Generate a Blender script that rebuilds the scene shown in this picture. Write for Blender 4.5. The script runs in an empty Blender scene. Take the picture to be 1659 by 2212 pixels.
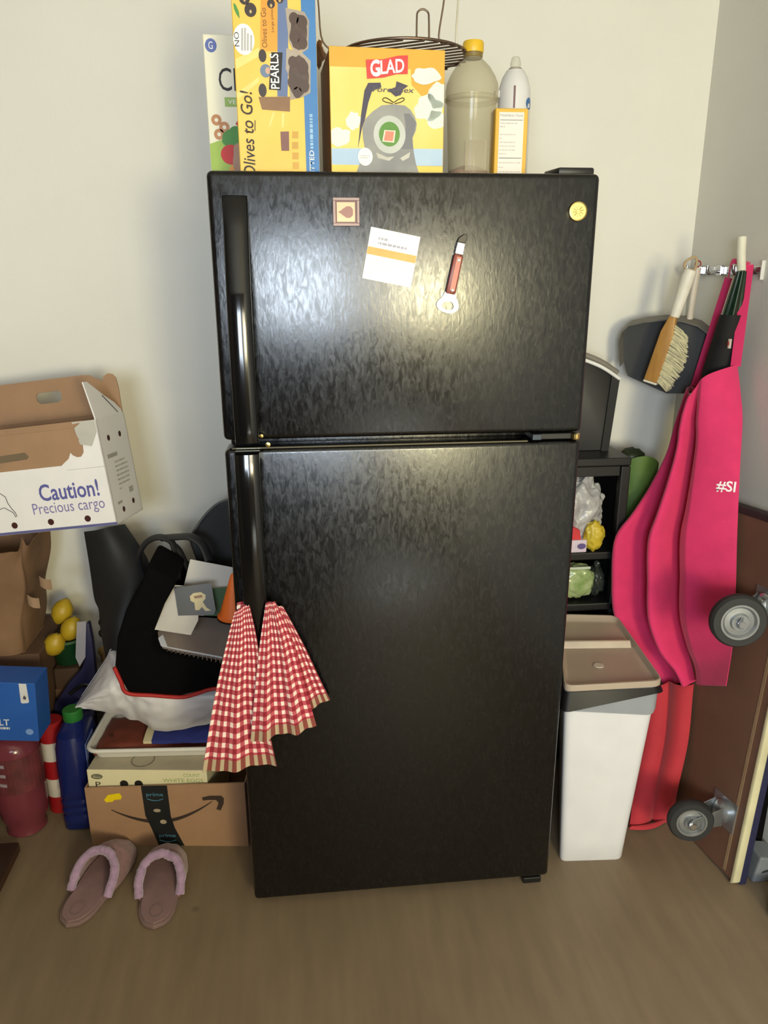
import bpy, bmesh, math, random
from mathutils import Vector, Matrix, noise
from math import sin, cos, pi, radians, sqrt, atan2

random.seed(7)
scene = bpy.context.scene
C = scene.collection

# ------------------------------------------------------------------ camera
FPX = 1660.0; CU, CV = 829.5, 1106.0
CAM = Vector((-0.2109, -1.5558, 1.5250))
YAW, PITCH, ROLL = radians(-5.970), radians(17.524), radians(0.194)
RM = Matrix.Rotation(YAW, 3, 'Z') @ Matrix.Rotation(-PITCH, 3, 'X') @ Matrix.Rotation(ROLL, 3, 'Y')
cam = bpy.data.cameras.new('camera'); cam_o = bpy.data.objects.new('camera', cam); C.objects.link(cam_o)
cam.sensor_fit = 'VERTICAL'; cam.sensor_height = 36.0; cam.lens = FPX / 2212 * 36.0
cam.clip_start = 0.02; cam.clip_end = 60
cam_o.matrix_world = Matrix.Translation(CAM) @ (RM @ Matrix.Rotation(pi / 2, 3, 'X')).to_4x4()
scene.camera = cam_o
cam.shift_x = (829.5 - CU) / 2212

# ------------------------------------------------------------------ world, lights, exposure
world = bpy.data.worlds.new('world'); scene.world = world; world.use_nodes = True
wb = world.node_tree.nodes['Background']; wb.inputs[0].default_value = (0.75, 0.85, 1.0, 1); wb.inputs[1].default_value = 0.6
vs = scene.view_settings
vs.view_transform = 'Standard'; vs.look = 'None'; vs.gamma = 1.0; vs.exposure = -0.06; vs.use_curve_mapping = False


def area(name, loc, target, sx, sy, watts, col, spread=180):
    l = bpy.data.lights.new(name, 'AREA'); l.shape = 'RECTANGLE'; l.size = sx; l.size_y = sy
    l.energy = watts; l.color = col; l.spread = radians(spread)
    o = bpy.data.objects.new(name, l); C.objects.link(o); o.location = loc
    o.rotation_euler = (Vector(target) - Vector(loc)).to_track_quat('-Z', 'Y').to_euler()
    return o


# daylight through the two windows behind the camera
area('window_light_warm', (0.54, -3.36, 1.56), (0.54, 0.5, 1.35), 0.80, 0.80, 40, (1.0, 0.91, 0.70))
area('window_light_sunlit', (0.72, -3.34, 1.44), (0.60, 0.5, 1.20), 0.40, 0.40, 32, (1.0, 0.90, 0.44))
area('window_light_cool', (-0.62, -3.36, 1.55), (-0.62, 0.5, 1.35), 0.86, 0.90, 78, (0.77, 0.88, 1.0))
# added spot: lights unseen floor so the lower door reflects a blue patch
sl = bpy.data.lights.new('window_sun_pool', 'SPOT'); sl.energy = 4800; sl.color = (0.52, 0.72, 1.0); sl.spot_size = radians(25); sl.spot_blend = 0.3; sl.shadow_soft_size = 0.05
so = bpy.data.objects.new('window_sun_pool', sl); C.objects.link(so); so.location = (0.55, -3.40, 1.86)
so.rotation_euler = (Vector((0.30, -2.85, 0)) - Vector(so.location)).to_track_quat('-Z', 'Y').to_euler()


# ------------------------------------------------------------------ layout helpers
def ray(u, v):
    return RM @ Vector(((u - CU) / FPX, 1.0, -(v - CV) / FPX))


def at_y(u, v, Y):
    d = ray(u, v); return CAM + d * ((Y - CAM.y) / d.y)


def at_x(u, v, X):
    d = ray(u, v); return CAM + d * ((X - CAM.x) / d.x)


def at_z(u, v, Z):
    d = ray(u, v); return CAM + d * ((Z - CAM.z) / d.z)


def at_plane(u, v, p, n):
    d = ray(u, v); return CAM + d * ((Vector(p) - CAM).dot(n) / d.dot(n))


def lerp(a, b, t): return a + (b - a) * t


def poly_at(pts, t):
    """point on a polyline of equal weight segments"""
    n = len(pts) - 1; s = min(max(t, 0), 1) * n; i = min(int(s), n - 1)
    return pts[i].lerp(pts[i + 1], s - i)


def smooth_poly(pts, t):
    """Catmull-Rom through pts"""
    n = len(pts) - 1; s = min(max(t, 0), 1) * n; i = min(int(s), n - 1); f = s - i
    p1, p2 = pts[i], pts[i + 1]; p0 = pts[max(i - 1, 0)]; p3 = pts[min(i + 2, n)]
    return 0.5 * ((2 * p1) + (p2 - p0) * f + (2 * p0 - 5 * p1 + 4 * p2 - p3) * f * f + (3 * p1 - p0 - 3 * p2 + p3) * f ** 3)


# ------------------------------------------------------------------ materials
def lin(c):
    return tuple(((x / 255) / 12.92 if x / 255 <= 0.04045 else ((x / 255 + 0.055) / 1.055) ** 2.4) for x in c) + (1,)


MATS = {}


def mat(name, rgb, rough=0.6, metal=0.0, var=0.12, scale=12, bump=0.0, bscale=60, spec=0.5, stretch=None,
        transmission=0.0, alpha=1.0, rgb2=None, sheen=0.0, coat=0.0):
    if name in MATS: return MATS[name]
    m = bpy.data.materials.new(name); m.use_nodes = True; nt = m.node_tree; N, L = nt.nodes, nt.links
    b = N['Principled BSDF']
    tc = N.new('ShaderNodeTexCoord'); mp = N.new('ShaderNodeMapping'); L.new(tc.outputs['Object'], mp.inputs[0])
    if stretch: mp.inputs['Scale'].default_value = stretch
    nz = N.new('ShaderNodeTexNoise'); nz.inputs['Scale'].default_value = scale; nz.inputs['Detail'].default_value = 4
    L.new(mp.outputs[0], nz.inputs['Vector'])
    cr = N.new('ShaderNodeValToRGB'); L.new(nz.outputs['Fac'], cr.inputs[0])
    a = lin(rgb)
    if rgb2:
        c2 = lin(rgb2); cr.color_ramp.elements[0].color = a; cr.color_ramp.elements[1].color = c2
    else:
        cr.color_ramp.elements[0].color = tuple(x * (1 - var) for x in a[:3]) + (1,)
        cr.color_ramp.elements[1].color = tuple(min(1, x * (1 + var)) for x in a[:3]) + (1,)
    cr.color_ramp.elements[0].position = 0.3; cr.color_ramp.elements[1].position = 0.7
    L.new(cr.outputs[0], b.inputs['Base Color'])
    b.inputs['Roughness'].default_value = rough; b.inputs['Metallic'].default_value = metal
    b.inputs['Specular IOR Level'].default_value = spec
    b.inputs['Transmission Weight'].default_value = transmission
    b.inputs['Alpha'].default_value = alpha
    if sheen: b.inputs['Sheen Weight'].default_value = sheen
    if coat: b.inputs['Coat Weight'].default_value = coat
    if bump:
        n2 = N.new('ShaderNodeTexNoise'); n2.inputs['Scale'].default_value = bscale; n2.inputs['Detail'].default_value = 3
        L.new(mp.outputs[0], n2.inputs['Vector'])
        bp = N.new('ShaderNodeBump'); bp.inputs['Strength'].default_value = bump; bp.inputs['Distance'].default_value = 0.004
        L.new(n2.outputs['Fac'], bp.inputs['Height']); L.new(bp.outputs[0], b.inputs['Normal'])
    MATS[name] = m
    return m


def clear_mat(name, rgb, fac=0.35, rough=0.12, bump=0.0, bscale=30):
    """thin clear plastic: tinted see-through mixed with a glossy coat"""
    if name in MATS: return MATS[name]
    m = mat(name, rgb, rough, bump=bump, bscale=bscale, var=0.05); nt = m.node_tree; N, L = nt.nodes, nt.links
    b = N['Principled BSDF']; out = N['Material Output']
    tr = N.new('ShaderNodeBsdfTransparent'); tr.inputs[0].default_value = tuple(0.45 + 0.55 * x for x in lin(rgb)[:3]) + (1,)
    mx = N.new('ShaderNodeMixShader'); mx.inputs[0].default_value = fac
    L.new(tr.outputs[0], mx.inputs[1]); L.new(b.outputs[0], mx.inputs[2]); L.new(mx.outputs[0], out.inputs[0])
    return m


def fridge_mat():
    m = mat('fridge_black', (6, 6, 7), 0.30, var=0.1, spec=0.68); nt = m.node_tree; N, L = nt.nodes, nt.links
    b = N['Principled BSDF']
    tc = N.new('ShaderNodeTexCoord'); mp = N.new('ShaderNodeMapping'); mp.inputs['Scale'].default_value = (1, 1, 0.35)
    L.new(tc.outputs['Object'], mp.inputs[0])
    n1 = N.new('ShaderNodeTexNoise'); n1.inputs['Scale'].default_value = 120; n1.inputs['Detail'].default_value = 5; n1.inputs['Distortion'].default_value = 0.8
    L.new(mp.outputs[0], n1.inputs['Vector'])
    bp = N.new('ShaderNodeBump'); bp.inputs['Strength'].default_value = 0.35; bp.inputs['Distance'].default_value = 0.0006
    L.new(n1.outputs['Fac'], bp.inputs['Height']); L.new(bp.outputs[0], b.inputs['Normal'])
    n2 = N.new('ShaderNodeTexNoise'); n2.inputs['Scale'].default_value = 110; n2.inputs['Detail'].default_value = 6; n2.inputs['Distortion'].default_value = 1.2; L.new(mp.outputs[0], n2.inputs['Vector'])
    mr = N.new('ShaderNodeMapRange'); mr.inputs[1].default_value = 0.36; mr.inputs[2].default_value = 0.64; mr.inputs[3].default_value = 0.20; mr.inputs[4].default_value = 0.31
    L.new(n2.outputs['Fac'], mr.inputs[0]); L.new(mr.outputs[0], b.inputs['Roughness'])
    return m


def floor_mat():
    m = mat('floor_vinyl', (130, 113, 92), 0.5, var=0.07, scale=3.5, spec=0.3); nt = m.node_tree; N, L = nt.nodes, nt.links
    b = N['Principled BSDF']; src = b.inputs['Base Color'].links[0].from_socket
    tc = N.new('ShaderNodeTexCoord')
    mp = N.new('ShaderNodeMapping'); mp.inputs['Scale'].default_value = (14, 2, 1); L.new(tc.outputs['Object'], mp.inputs[0])
    st = N.new('ShaderNodeTexNoise'); st.inputs['Scale'].default_value = 2.2; st.inputs['Detail'].default_value = 6
    L.new(mp.outputs[0], st.inputs['Vector'])
    mr = N.new('ShaderNodeMapRange'); mr.inputs[1].default_value = 0.3; mr.inputs[2].default_value = 0.7; mr.inputs[3].default_value = 0.88; mr.inputs[4].default_value = 1.06
    L.new(st.outputs['Fac'], mr.inputs[0])
    mu = N.new('ShaderNodeMix'); mu.data_type = 'RGBA'; mu.blend_type = 'MULTIPLY'; mu.inputs[0].default_value = 1
    L.new(src, mu.inputs[6]); L.new(mr.outputs[0], mu.inputs[7])
    # scattered stains
    vo = N.new('ShaderNodeTexVoronoi'); vo.inputs['Scale'].default_value = 3.4; vo.inputs['Randomness'].default_value = 1
    L.new(tc.outputs['Object'], vo.inputs['Vector'])
    r2 = N.new('ShaderNodeMapRange'); r2.inputs[1].default_value = 0.02; r2.inputs[2].default_value = 0.05; r2.inputs[3].default_value = 0.62; r2.inputs[4].default_value = 1.0
    L.new(vo.outputs['Distance'], r2.inputs[0])
    m2 = N.new('ShaderNodeMix'); m2.data_type = 'RGBA'; m2.blend_type = 'MULTIPLY'; m2.inputs[0].default_value = 1
    L.new(mu.outputs[2], m2.inputs[6]); L.new(r2.outputs[0], m2.inputs[7]); L.new(m2.outputs[2], b.inputs['Base Color'])
    return m


def gingham_mat(name, border):
    """woven red check on the towel's own UV in metres; hem band of stripes only"""
    m = mat(name, (170, 40, 58), 0.85, var=0.05, bump=0.3, bscale=500, sheen=0.2); nt = m.node_tree; N, L = nt.nodes, nt.links
    b = N['Principled BSDF']; uv = N.new('ShaderNodeUVMap'); sp = N.new('ShaderNodeSeparateXYZ'); L.new(uv.outputs[0], sp.inputs[0])

    def stripe(sock, period):
        d = N.new('ShaderNodeMath'); d.operation = 'DIVIDE'; d.inputs[1].default_value = period; L.new(sock, d.inputs[0])
        f = N.new('ShaderNodeMath'); f.operation = 'FRACT'; L.new(d.outputs[0], f.inputs[0])
        g = N.new('ShaderNodeMath'); g.operation = 'GREATER_THAN'; g.inputs[1].default_value = 0.46; L.new(f.outputs[0], g.inputs[0])
        return g.outputs[0]
    sx = stripe(sp.outputs[0], 0.0176); sy = stripe(sp.outputs[1], 0.0176)
    lt = N.new('ShaderNodeMath'); lt.operation = 'LESS_THAN'; lt.inputs[1].default_value = border; L.new(sp.outputs[1], lt.inputs[0])
    ad = N.new('ShaderNodeMath'); ad.operation = 'ADD'; L.new(sx, ad.inputs[0]); L.new(sy, ad.inputs[1])
    hf = N.new('ShaderNodeMath'); hf.operation = 'MULTIPLY'; hf.inputs[1].default_value = 0.5; L.new(ad.outputs[0], hf.inputs[0])
    cr = N.new('ShaderNodeValToRGB'); cr.color_ramp.interpolation = 'CONSTANT'
    cr.color_ramp.elements[0].color = lin((248, 228, 215)); cr.color_ramp.elements[1].position = 0.25; cr.color_ramp.elements[1].color = lin((190, 82, 94))
    e = cr.color_ramp.elements.new(0.75); e.color = lin((146, 20, 42)); L.new(hf.outputs[0], cr.inputs[0])
    c2 = N.new('ShaderNodeValToRGB'); c2.color_ramp.interpolation = 'CONSTANT'
    c2.color_ramp.elements[0].color = lin((186, 168, 138)); c2.color_ramp.elements[1].position = 0.5; c2.color_ramp.elements[1].color = lin((134, 62, 52))
    L.new(sx, c2.inputs[0])
    mx = N.new('ShaderNodeMix'); mx.data_type = 'RGBA'; L.new(lt.outputs[0], mx.inputs[0]); L.new(cr.outputs[0], mx.inputs[6]); L.new(c2.outputs[0], mx.inputs[7])
    L.new(mx.outputs[2], b.inputs['Base Color'])
    return m


# ------------------------------------------------------------------ object helpers
def tag(o, label=None, cat=None, group=None, kind=None):
    if label: o['label'] = label
    if cat: o['category'] = cat
    if group: o['group'] = group
    if kind: o['kind'] = kind
    return o


EM = {}


def thing(name, label, cat, loc=(0, 0, 0), rot=(0, 0, 0), group=None):
    o = bpy.data.objects.new(name, None); C.objects.link(o); o.empty_display_size = 0.05
    o.location = loc; o.rotation_euler = rot
    EM[o.name] = Matrix.LocRotScale(Vector(loc), __import__('mathutils').Euler(rot), None)
    return tag(o, label, cat, group)


def link(name, me, m, parent=None, local=False, label=None, smooth=None):
    """one mesh object; world coordinates unless local (then in the parent's frame)"""
    o = bpy.data.objects.new(name, me); C.objects.link(o)
    if m is not None and not me.materials: me.materials.append(m)
    if parent is not None:
        o.parent = parent
        if not local and parent.name in EM: o.matrix_parent_inverse = EM[parent.name].inverted()
    if smooth is not None: shade(me, smooth)
    if label: o['label'] = label
    return o


def shade(me, angle=40):
    bm = bmesh.new(); bm.from_mesh(me)
    for f in bm.faces: f.smooth = True
    for e in bm.edges:
        if len(e.link_faces) == 2 and e.calc_face_angle(0) > radians(angle): e.smooth = False
    bm.to_mesh(me); bm.free()


def mesh(verts, faces, uvs=None):
    me = bpy.data.meshes.new('m'); me.from_pydata([tuple(v) for v in verts], [], faces); me.update()
    if uvs:
        ul = me.uv_layers.new(name='UVMap')
        for lp in me.loops: ul.data[lp.index].uv = uvs[lp.vertex_index]
    return me


def fixn(me):
    bm = bmesh.new(); bm.from_mesh(me); bmesh.ops.recalc_face_normals(bm, faces=bm.faces); bm.to_mesh(me); bm.free(); return me


def bev(me, w, seg=2, angle=30):
    if w <= 0: return me
    bm = bmesh.new(); bm.from_mesh(me)
    es = [e for e in bm.edges if len(e.link_faces) == 2 and e.calc_face_angle(0) > radians(angle)]
    bmesh.ops.bevel(bm, geom=es, offset=w, segments=seg, affect='EDGES', profile=0.5, clamp_overlap=True)
    bm.to_mesh(me); bm.free(); return me


def box(x0, x1, y0, y1, z0, z1, b=0.0, seg=2):
    v = [(x, y, z) for z in (z0, z1) for y in (y0, y1) for x in (x0, x1)]
    f = [(0, 2, 3, 1), (4, 5, 7, 6), (0, 1, 5, 4), (2, 6, 7, 3), (0, 4, 6, 2), (1, 3, 7, 5)]
    return bev(fixn(mesh(v, f)), b, seg)


def join(*ms):
    bm = bmesh.new()
    for me in ms: bm.from_mesh(me)
    out = bpy.data.meshes.new('m'); bm.to_mesh(out); bm.free()
    return out


def prism(pts, ext, b=0.0, seg=2):
    """pts: planar 3D outline, ext: extrusion vector"""
    n = len(pts); ext = Vector(ext); P = [Vector(p) for p in pts]
    v = P + [p + ext for p in P]
    f = [tuple(range(n - 1, -1, -1)), tuple(range(n, 2 * n))] + [(i, (i + 1) % n, n + (i + 1) % n, n + i) for i in range(n)]
    return bev(fixn(mesh(v, f)), b, seg)


def loft(rings, caps=True, closed=True):
    n = len(rings[0]); v = [p for r in rings for p in r]; f = []
    for i in range(len(rings) - 1):
        for j in range(n if closed else n - 1):
            k = (j + 1) % n; f.append((i * n + j, i * n + k, (i + 1) * n + k, (i + 1) * n + j))
    if caps: f += [tuple(range(n - 1, -1, -1)), tuple(range((len(rings) - 1) * n, len(rings) * n))]
    return fixn(mesh(v, f))


def lathe(prof, c=(0, 0, 0), axis=(0, 0, 1), seg=28, caps=True):
    """prof: (radius, height along axis)"""
    a = Vector(axis).normalized(); q = Vector((0, 0, 1)).rotation_difference(a); c = Vector(c)
    rings = [[c + q @ Vector((max(r, 1e-5) * cos(2 * pi * j / seg), max(r, 1e-5) * sin(2 * pi * j / seg), h)) for j in range(seg)] for r, h in prof]
    return loft(rings, caps)


def rrect(w, d, r, n=4, cx=0, cy=0):
    pts = []
    for k, (sx, sy) in enumerate(((1, 1), (-1, 1), (-1, -1), (1, -1))):
        for i in range(n + 1):
            a = pi / 2 * (k + i / n); pts.append((cx + sx * (w / 2 - r) + r * cos(a), cy + sy * (d / 2 - r) + r * sin(a)))
    return pts


def tube(pts, r, sides=8, closed=False, sq=1.0, up=None):
    """sweep; r number or list; sq squashes the second axis"""
    P = [Vector(p) for p in pts]; n = len(P); rings = []
    rr = r if isinstance(r, (list, tuple)) else [r] * n
    prev = None
    for i in range(n):
        a = P[(i - 1) % n] if closed or i else P[0]; b = P[(i + 1) % n] if closed or i < n - 1 else P[-1]
        t = (b - a).normalized()
        if prev is None:
            ref = Vector(up) if up else (Vector((0, 0, 1)) if abs(t.z) < 0.9 else Vector((1, 0, 0)))
            u = (ref - t * ref.dot(t)).normalized()
        else:
            u = (prev - t * prev.dot(t)).normalized()
        prev = u; w = t.cross(u)
        rings.append([P[i] + (u * cos(2 * pi * j / sides) + w * sq * sin(2 * pi * j / sides)) * rr[i] for j in range(sides)])
    if closed: rings.append(rings[0]); return fixn(loft(rings, False))
    return loft(rings, True)


def spline(pts, n=24, closed=False):
    P = [Vector(p) for p in pts]
    if closed:
        m = len(P); out = []
        for k in range(n):
            s = k / n * m; i = int(s); f = s - i
            p0, p1, p2, p3 = P[(i - 1) % m], P[i % m], P[(i + 1) % m], P[(i + 2) % m]
            out.append(0.5 * ((2 * p1) + (p2 - p0) * f + (2 * p0 - 5 * p1 + 4 * p2 - p3) * f * f + (3 * p1 - p0 - 3 * p2 + p3) * f ** 3))
        return out
    return [smooth_poly(P, k / (n - 1)) for k in range(n)]


def grid(fn, nu, nv, thick=0.0, uvf=None):
    v = [fn(i / (nu - 1), j / (nv - 1)) for j in range(nv) for i in range(nu)]
    f = [(j * nu + i, j * nu + i + 1, (j + 1) * nu + i + 1, (j + 1) * nu + i) for j in range(nv - 1) for i in range(nu - 1)]
    uv = [uvf(i / (nu - 1), j / (nv - 1)) for j in range(nv) for i in range(nu)] if uvf else None
    me = mesh(v, f, uv)
    if thick:
        n0 = len(v); nrm = [vv.normal.copy() for vv in me.vertices]
        v2 = v + [Vector(p) - n * thick for p, n in zip(v, nrm)]
        f2 = f + [tuple(i + n0 for i in q[::-1]) for q in f]
        bd = [j * nu for j in range(nv)] + [(nv - 1) * nu + i for i in range(1, nu)] + [j * nu + nu - 1 for j in range(nv - 2, -1, -1)] + list(range(nu - 2, 0, -1))
        f2 += [(bd[k], bd[(k + 1) % len(bd)], bd[(k + 1) % len(bd)] + n0, bd[k] + n0) for k in range(len(bd))]
        me = fixn(mesh(v2, f2, uv + uv if uv else None))
    shade(me, 60)
    return me


def blob(c, rx, ry, rz, amp=0.12, freq=3.0, seed=0, sub=4, flat=None, power=1.0):
    bm = bmesh.new(); bmesh.ops.create_icosphere(bm, subdivisions=sub, radius=1.0); s = Vector((seed * 7.3, seed * 3.1, seed * 1.7))
    for v in bm.verts:
        d = v.co.normalized()
        if power != 1.0: d = Vector([math.copysign(abs(x) ** power, x) for x in d])
        k = 1 + amp * (noise.noise(d * freq + s) + 0.5 * noise.noise(d * freq * 2.3 + s))
        p = Vector((d.x * rx, d.y * ry, d.z * rz)) * k
        if flat is not None and p.z < flat: p.z = flat
        v.co = p + Vector(c)
    me = bpy.data.meshes.new('m'); bm.to_mesh(me); bm.free(); shade(me, 60); return me


class Frame:
    """a flat face: origin, u to the right, v up, n outward"""
    def __init__(s, o, u, v): s.o = Vector(o); s.u = Vector(u).normalized(); s.v = Vector(v).normalized(); s.n = s.u.cross(s.v)
    def p(s, a, b, l=0.0): return s.o + s.u * a + s.v * b + s.n * l


def flat(fr, pts, l):
    return mesh([fr.p(a, b, l) for a, b in pts], [tuple(range(len(pts)))])


def rect(a0, a1, b0, b1): return [(a0, b0), (a1, b0), (a1, b1), (a0, b1)]


def oval(a, b, ra, rb=None, n=28, rot=0):
    rb = rb or ra
    return [(a + ra * cos(t) * cos(rot) - rb * sin(t) * sin(rot), b + ra * cos(t) * sin(rot) + rb * sin(t) * cos(rot)) for t in [2 * pi * k / n for k in range(n)]]


def cloud(a, b, ra, rb, seed, n=56, amp=0.25):
    out = []
    for k in range(n):
        t = 2 * pi * k / n; q = 1 + amp * noise.noise(Vector((cos(t) * 1.6 + seed * 5, sin(t) * 1.6, seed))) + .12 * abs(sin(t * 3.5 + seed))
        out.append((a + ra * q * cos(t), b + rb * q * sin(t)))
    return out


def text_me(body, fr, a0, b0, w=None, h=None, l=0.0006, bold=0.0, shear=0.0, rot=0.0, space=1.0):
    """lettering laid on a face: lower left at (a0,b0), fitted into w x h, rotated by rot on the face"""
    cu = bpy.data.curves.new('t', 'FONT'); cu.body = body; cu.size = 1.0; cu.offset = bold; cu.shear = shear; cu.resolution_u = 3
    cu.space_character = space; cu.fill_mode = 'FRONT'
    to = bpy.data.objects.new('t', cu); C.objects.link(to)
    me = bpy.data.meshes.new_from_object(to); bpy.data.objects.remove(to); bpy.data.curves.remove(cu)
    xs = [v.co.x for v in me.vertices]; ys = [v.co.y for v in me.vertices]
    x0, x1, y0, y1 = min(xs), max(xs), min(ys), max(ys)
    sx = w / (x1 - x0) if w else None; sy = h / (y1 - y0) if h else None
    sx = sx or sy; sy = sy or sx
    c, s = cos(rot), sin(rot)
    for v in me.vertices:
        a = (v.co.x - x0) * sx; b = (v.co.y - y0) * sy
        v.co = fr.p(a0 + a * c - b * s, b0 + a * s + b * c, l)
    me.materials.clear()
    return me


def bars_text(fr, a0, a1, b0, b1, rows, l, seed=1, fill=0.55):
    """tiny unreadable print: rows of short dashes"""
    rnd = random.Random(seed); ms = []
    for r in range(rows):
        b = b1 - (b1 - b0) * (r + 0.5) / rows; hh = (b1 - b0) / rows * fill / 2; a = a0
        while a < a1:
            wd = rnd.uniform(0.03, 0.16) * (a1 - a0); e = min(a + wd, a1)
            ms.append(flat(fr, rect(a, e, b - hh, b + hh), l)); a = e + 0.03 * (a1 - a0)
            if rnd.random() < 0.08: break
    return join(*ms)


# ------------------------------------------------------------------ the room
WALL = mat('wall_paint', (226, 223, 213), 0.85, var=0.02, scale=4, bump=0.08, bscale=120, spec=0.2)
M_CEIL = mat('ceiling_paint', (196, 190, 176), 0.9, var=0.02)
X0, X1, Y0, Y1, ZT = -3.0, 0.98, -3.45, 0.80, 2.60


def struct(name, me, m, parent=None):
    o = link(name, me, m, parent)
    if parent is None: o['kind'] = 'structure'
    return o


struct('floor', box(X0 - .1, X1 + .1, Y0 - .1, Y1 + .1, -0.1, 0), floor_mat())
struct('wall_back', box(X0 - .1, X1 + .1, Y1, Y1 + .1, 0, ZT), WALL)
struct('wall_right', box(X1, X1 + .1, Y0, Y1, 0, ZT), WALL)
FARW = mat('wall_far_panelling', (112, 96, 80), 0.8, var=0.1, stretch=(8, 8, 1))
struct('wall_left', box(X0 - .1, X0, Y0, Y1, 0, ZT), FARW)
struct('ceiling', box(X0 - .1, X1 + .1, Y0 - .1, Y1 + .1, ZT, ZT + .1), M_CEIL)
WIN = [(-1.06, -0.18, 1.09, 2.01), (0.10, 0.97, 1.12, 2.00)]
xs = [X0 - .1, -1.06, -0.18, 0.10, 0.97, X1 + .1]
wf = []
for i in range(5):
    if i in (1, 3):
        w = WIN[i // 2]; wf += [box(xs[i], xs[i + 1], Y0 - .1, Y0, 0, w[2]), box(xs[i], xs[i + 1], Y0 - .1, Y0, w[3], ZT)]
    else:
        wf.append(box(xs[i], xs[i + 1], Y0 - .1, Y0, 0, ZT))
struct('wall_front', join(*wf), FARW)
struct('wall_half', box(-1.9, -.34, -2.12, -1.98, 0, 1.24, .01), FARW)  # added out of view to shade the lower left pile
M_FRAME = mat('window_frame_white', (230, 230, 226), 0.5)
for k, (a, b, c, d) in enumerate(WIN):
    t = .025
    fr = struct('window_%d' % (k + 1), join(box(a, a + t, Y0 - .07, Y0 - .02, c, d), box(b - t, b, Y0 - .07, Y0 - .02, c, d),
                                           box(a + t, b - t, Y0 - .07, Y0 - .02, c, c + t), box(a + t, b - t, Y0 - .07, Y0 - .02, d - t, d)), M_FRAME)
    link('pane', box(a + t, b - t, Y0 - .048, Y0 - .044, c + t, d - t), clear_mat('window_glass', (225, 235, 240), 0.12, 0.03), fr)

# ------------------------------------------------------------------ refrigerator
FB = fridge_mat()
BLK = mat('black_gloss_plastic', (12, 12, 13), 0.12, var=0.05, spec=0.6)
BLKM = mat('black_matte_plastic', (16, 16, 16), 0.45, var=0.1)
CHROME = mat('chrome', (205, 205, 208), 0.16, 1.0, var=0.04)
BRASS = mat('brass', (196, 172, 110), 0.28, 1.0, var=0.06)
HW = 0.375
fridge = thing('refrigerator', 'black top-freezer refrigerator with textured doors against the white wall', 'refrigerator', (0, 0.36, 0))
link('cabinet', box(-.368, .368, .08, .72, .035, 1.699, .006), FB, fridge, smooth=35)
link('gasket', join(box(-.36, .36, .068, .082, 1.21, 1.688), box(-.36, .36, .068, .082, .06, 1.165)), BLKM, fridge)


def door(name, z0, z1):
    me = box(-HW, HW, 0, .07, z0, z1, .011, 4); return link(name, me, FB, fridge, smooth=30)


fdoor = door('freezer_door', 1.194, 1.70)
rdoor = door('refrigerator_door', .030, 1.176)


def handle(zs, x0, x1, parent, name):
    """zs: (z, front y, thickness) stations from end to end"""
    rings = []
    for z, yf, t, in zs:
        cx, w = (x0 + x1) / 2, (x1 - x0) / 2; ring = []
        for k in range(13):
            a = -pi / 2 + pi * k / 12; ring.append(Vector((cx + w * sin(a), yf + 0.010 * (1 - cos(a)) ** 1.0, z)))
        ring += [Vector((x1, yf + max(t, .012), z)), Vector((x0, yf + max(t, .012), z))]
        rings.append(ring)
    return link(name, loft(rings), BLK, parent, smooth=50)


hz = [(1.656, -.010, .012), (1.653, -.013, .014), (1.60, -.024, .025), (1.54, -.037, .022), (1.487, -.048, .02), (1.478, -.050, .02),
      (1.42, -.0545, .02), (1.35, -.057, .02), (1.28, -.057, .02), (1.225, -.055, .02), (1.21, -.053, .053), (1.198, -.050, .051)]
h1 = handle(hz, -.348, -.302, fdoor, 'freezer_handle')
hz2 = [(1.174, -.047, .048), (1.160, -.050, .051), (1.148, -.053, .02), (1.10, -.056, .02), (1.03, -.058, .02), (.96, -.0575, .02), (.90, -.054, .02), (.86, -.048, .02),
       (.80, -.036, .02), (.74, -.022, .02), (.70, -.011, .012), (.695, -.009, .010)]
h2 = handle(hz2, -.352, -.303, rdoor, 'refrigerator_handle')
link('screw', lathe([(.001, 0), (.004, .001), (.004, .006)], (-.298, -.012, 1.204), (0, 1, 0), 12), BRASS, fdoor)
link('screw', lathe([(.001, 0), (.005, .001), (.005, .008)], (-.286, -.007, 1.185), (0, 1, 0), 12), BRASS, fridge)
hb = link('middle_hinge', box(.268, .372, .004, .06, 1.1785, 1.1915, .002), BLKM, fridge)
link('hinge_pin', lathe([(.008, 0), (.009, .003), (.009, .012)], (.362, .0, 1.179), (0, 0, 1), 14), BRASS, hb)
link('hinge_plate', box(.268, .288, -.001, .004, 1.179, 1.191, .001), mat('hinge_steel', (70, 78, 90), 0.3, 0.8), hb)
link('door_trim', box(-.36, .26, .003, .012, 1.1745, 1.1785, .001), mat('trim_grey', (92, 88, 74), 0.3, 0.8), rdoor)  # painted highlight: pale strip for light caught on the rounded door edge
hc = [(.300, .03), (.372, .03), (.376, .06), (.376, .115), (.355, .14), (.31, .14), (.292, .10)]
link('hinge_cover', prism([(x, y, 1.70) for x, y in hc], (0, 0, .014), .004), BLKM, fridge, smooth=40)
link('kick_plate', box(-.36, .36, .085, .10, .004, .06, .002), BLKM, fridge)
for fx, fy in ((.337, .012), (-.32, .07)):
    link('foot', join(box(fx - .024, fx + .024, fy, fy + .06, 0, .018, .003), box(fx - .015, fx + .015, fy + .012, fy + .05, .018, .045)), BLKM, fridge)

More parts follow.
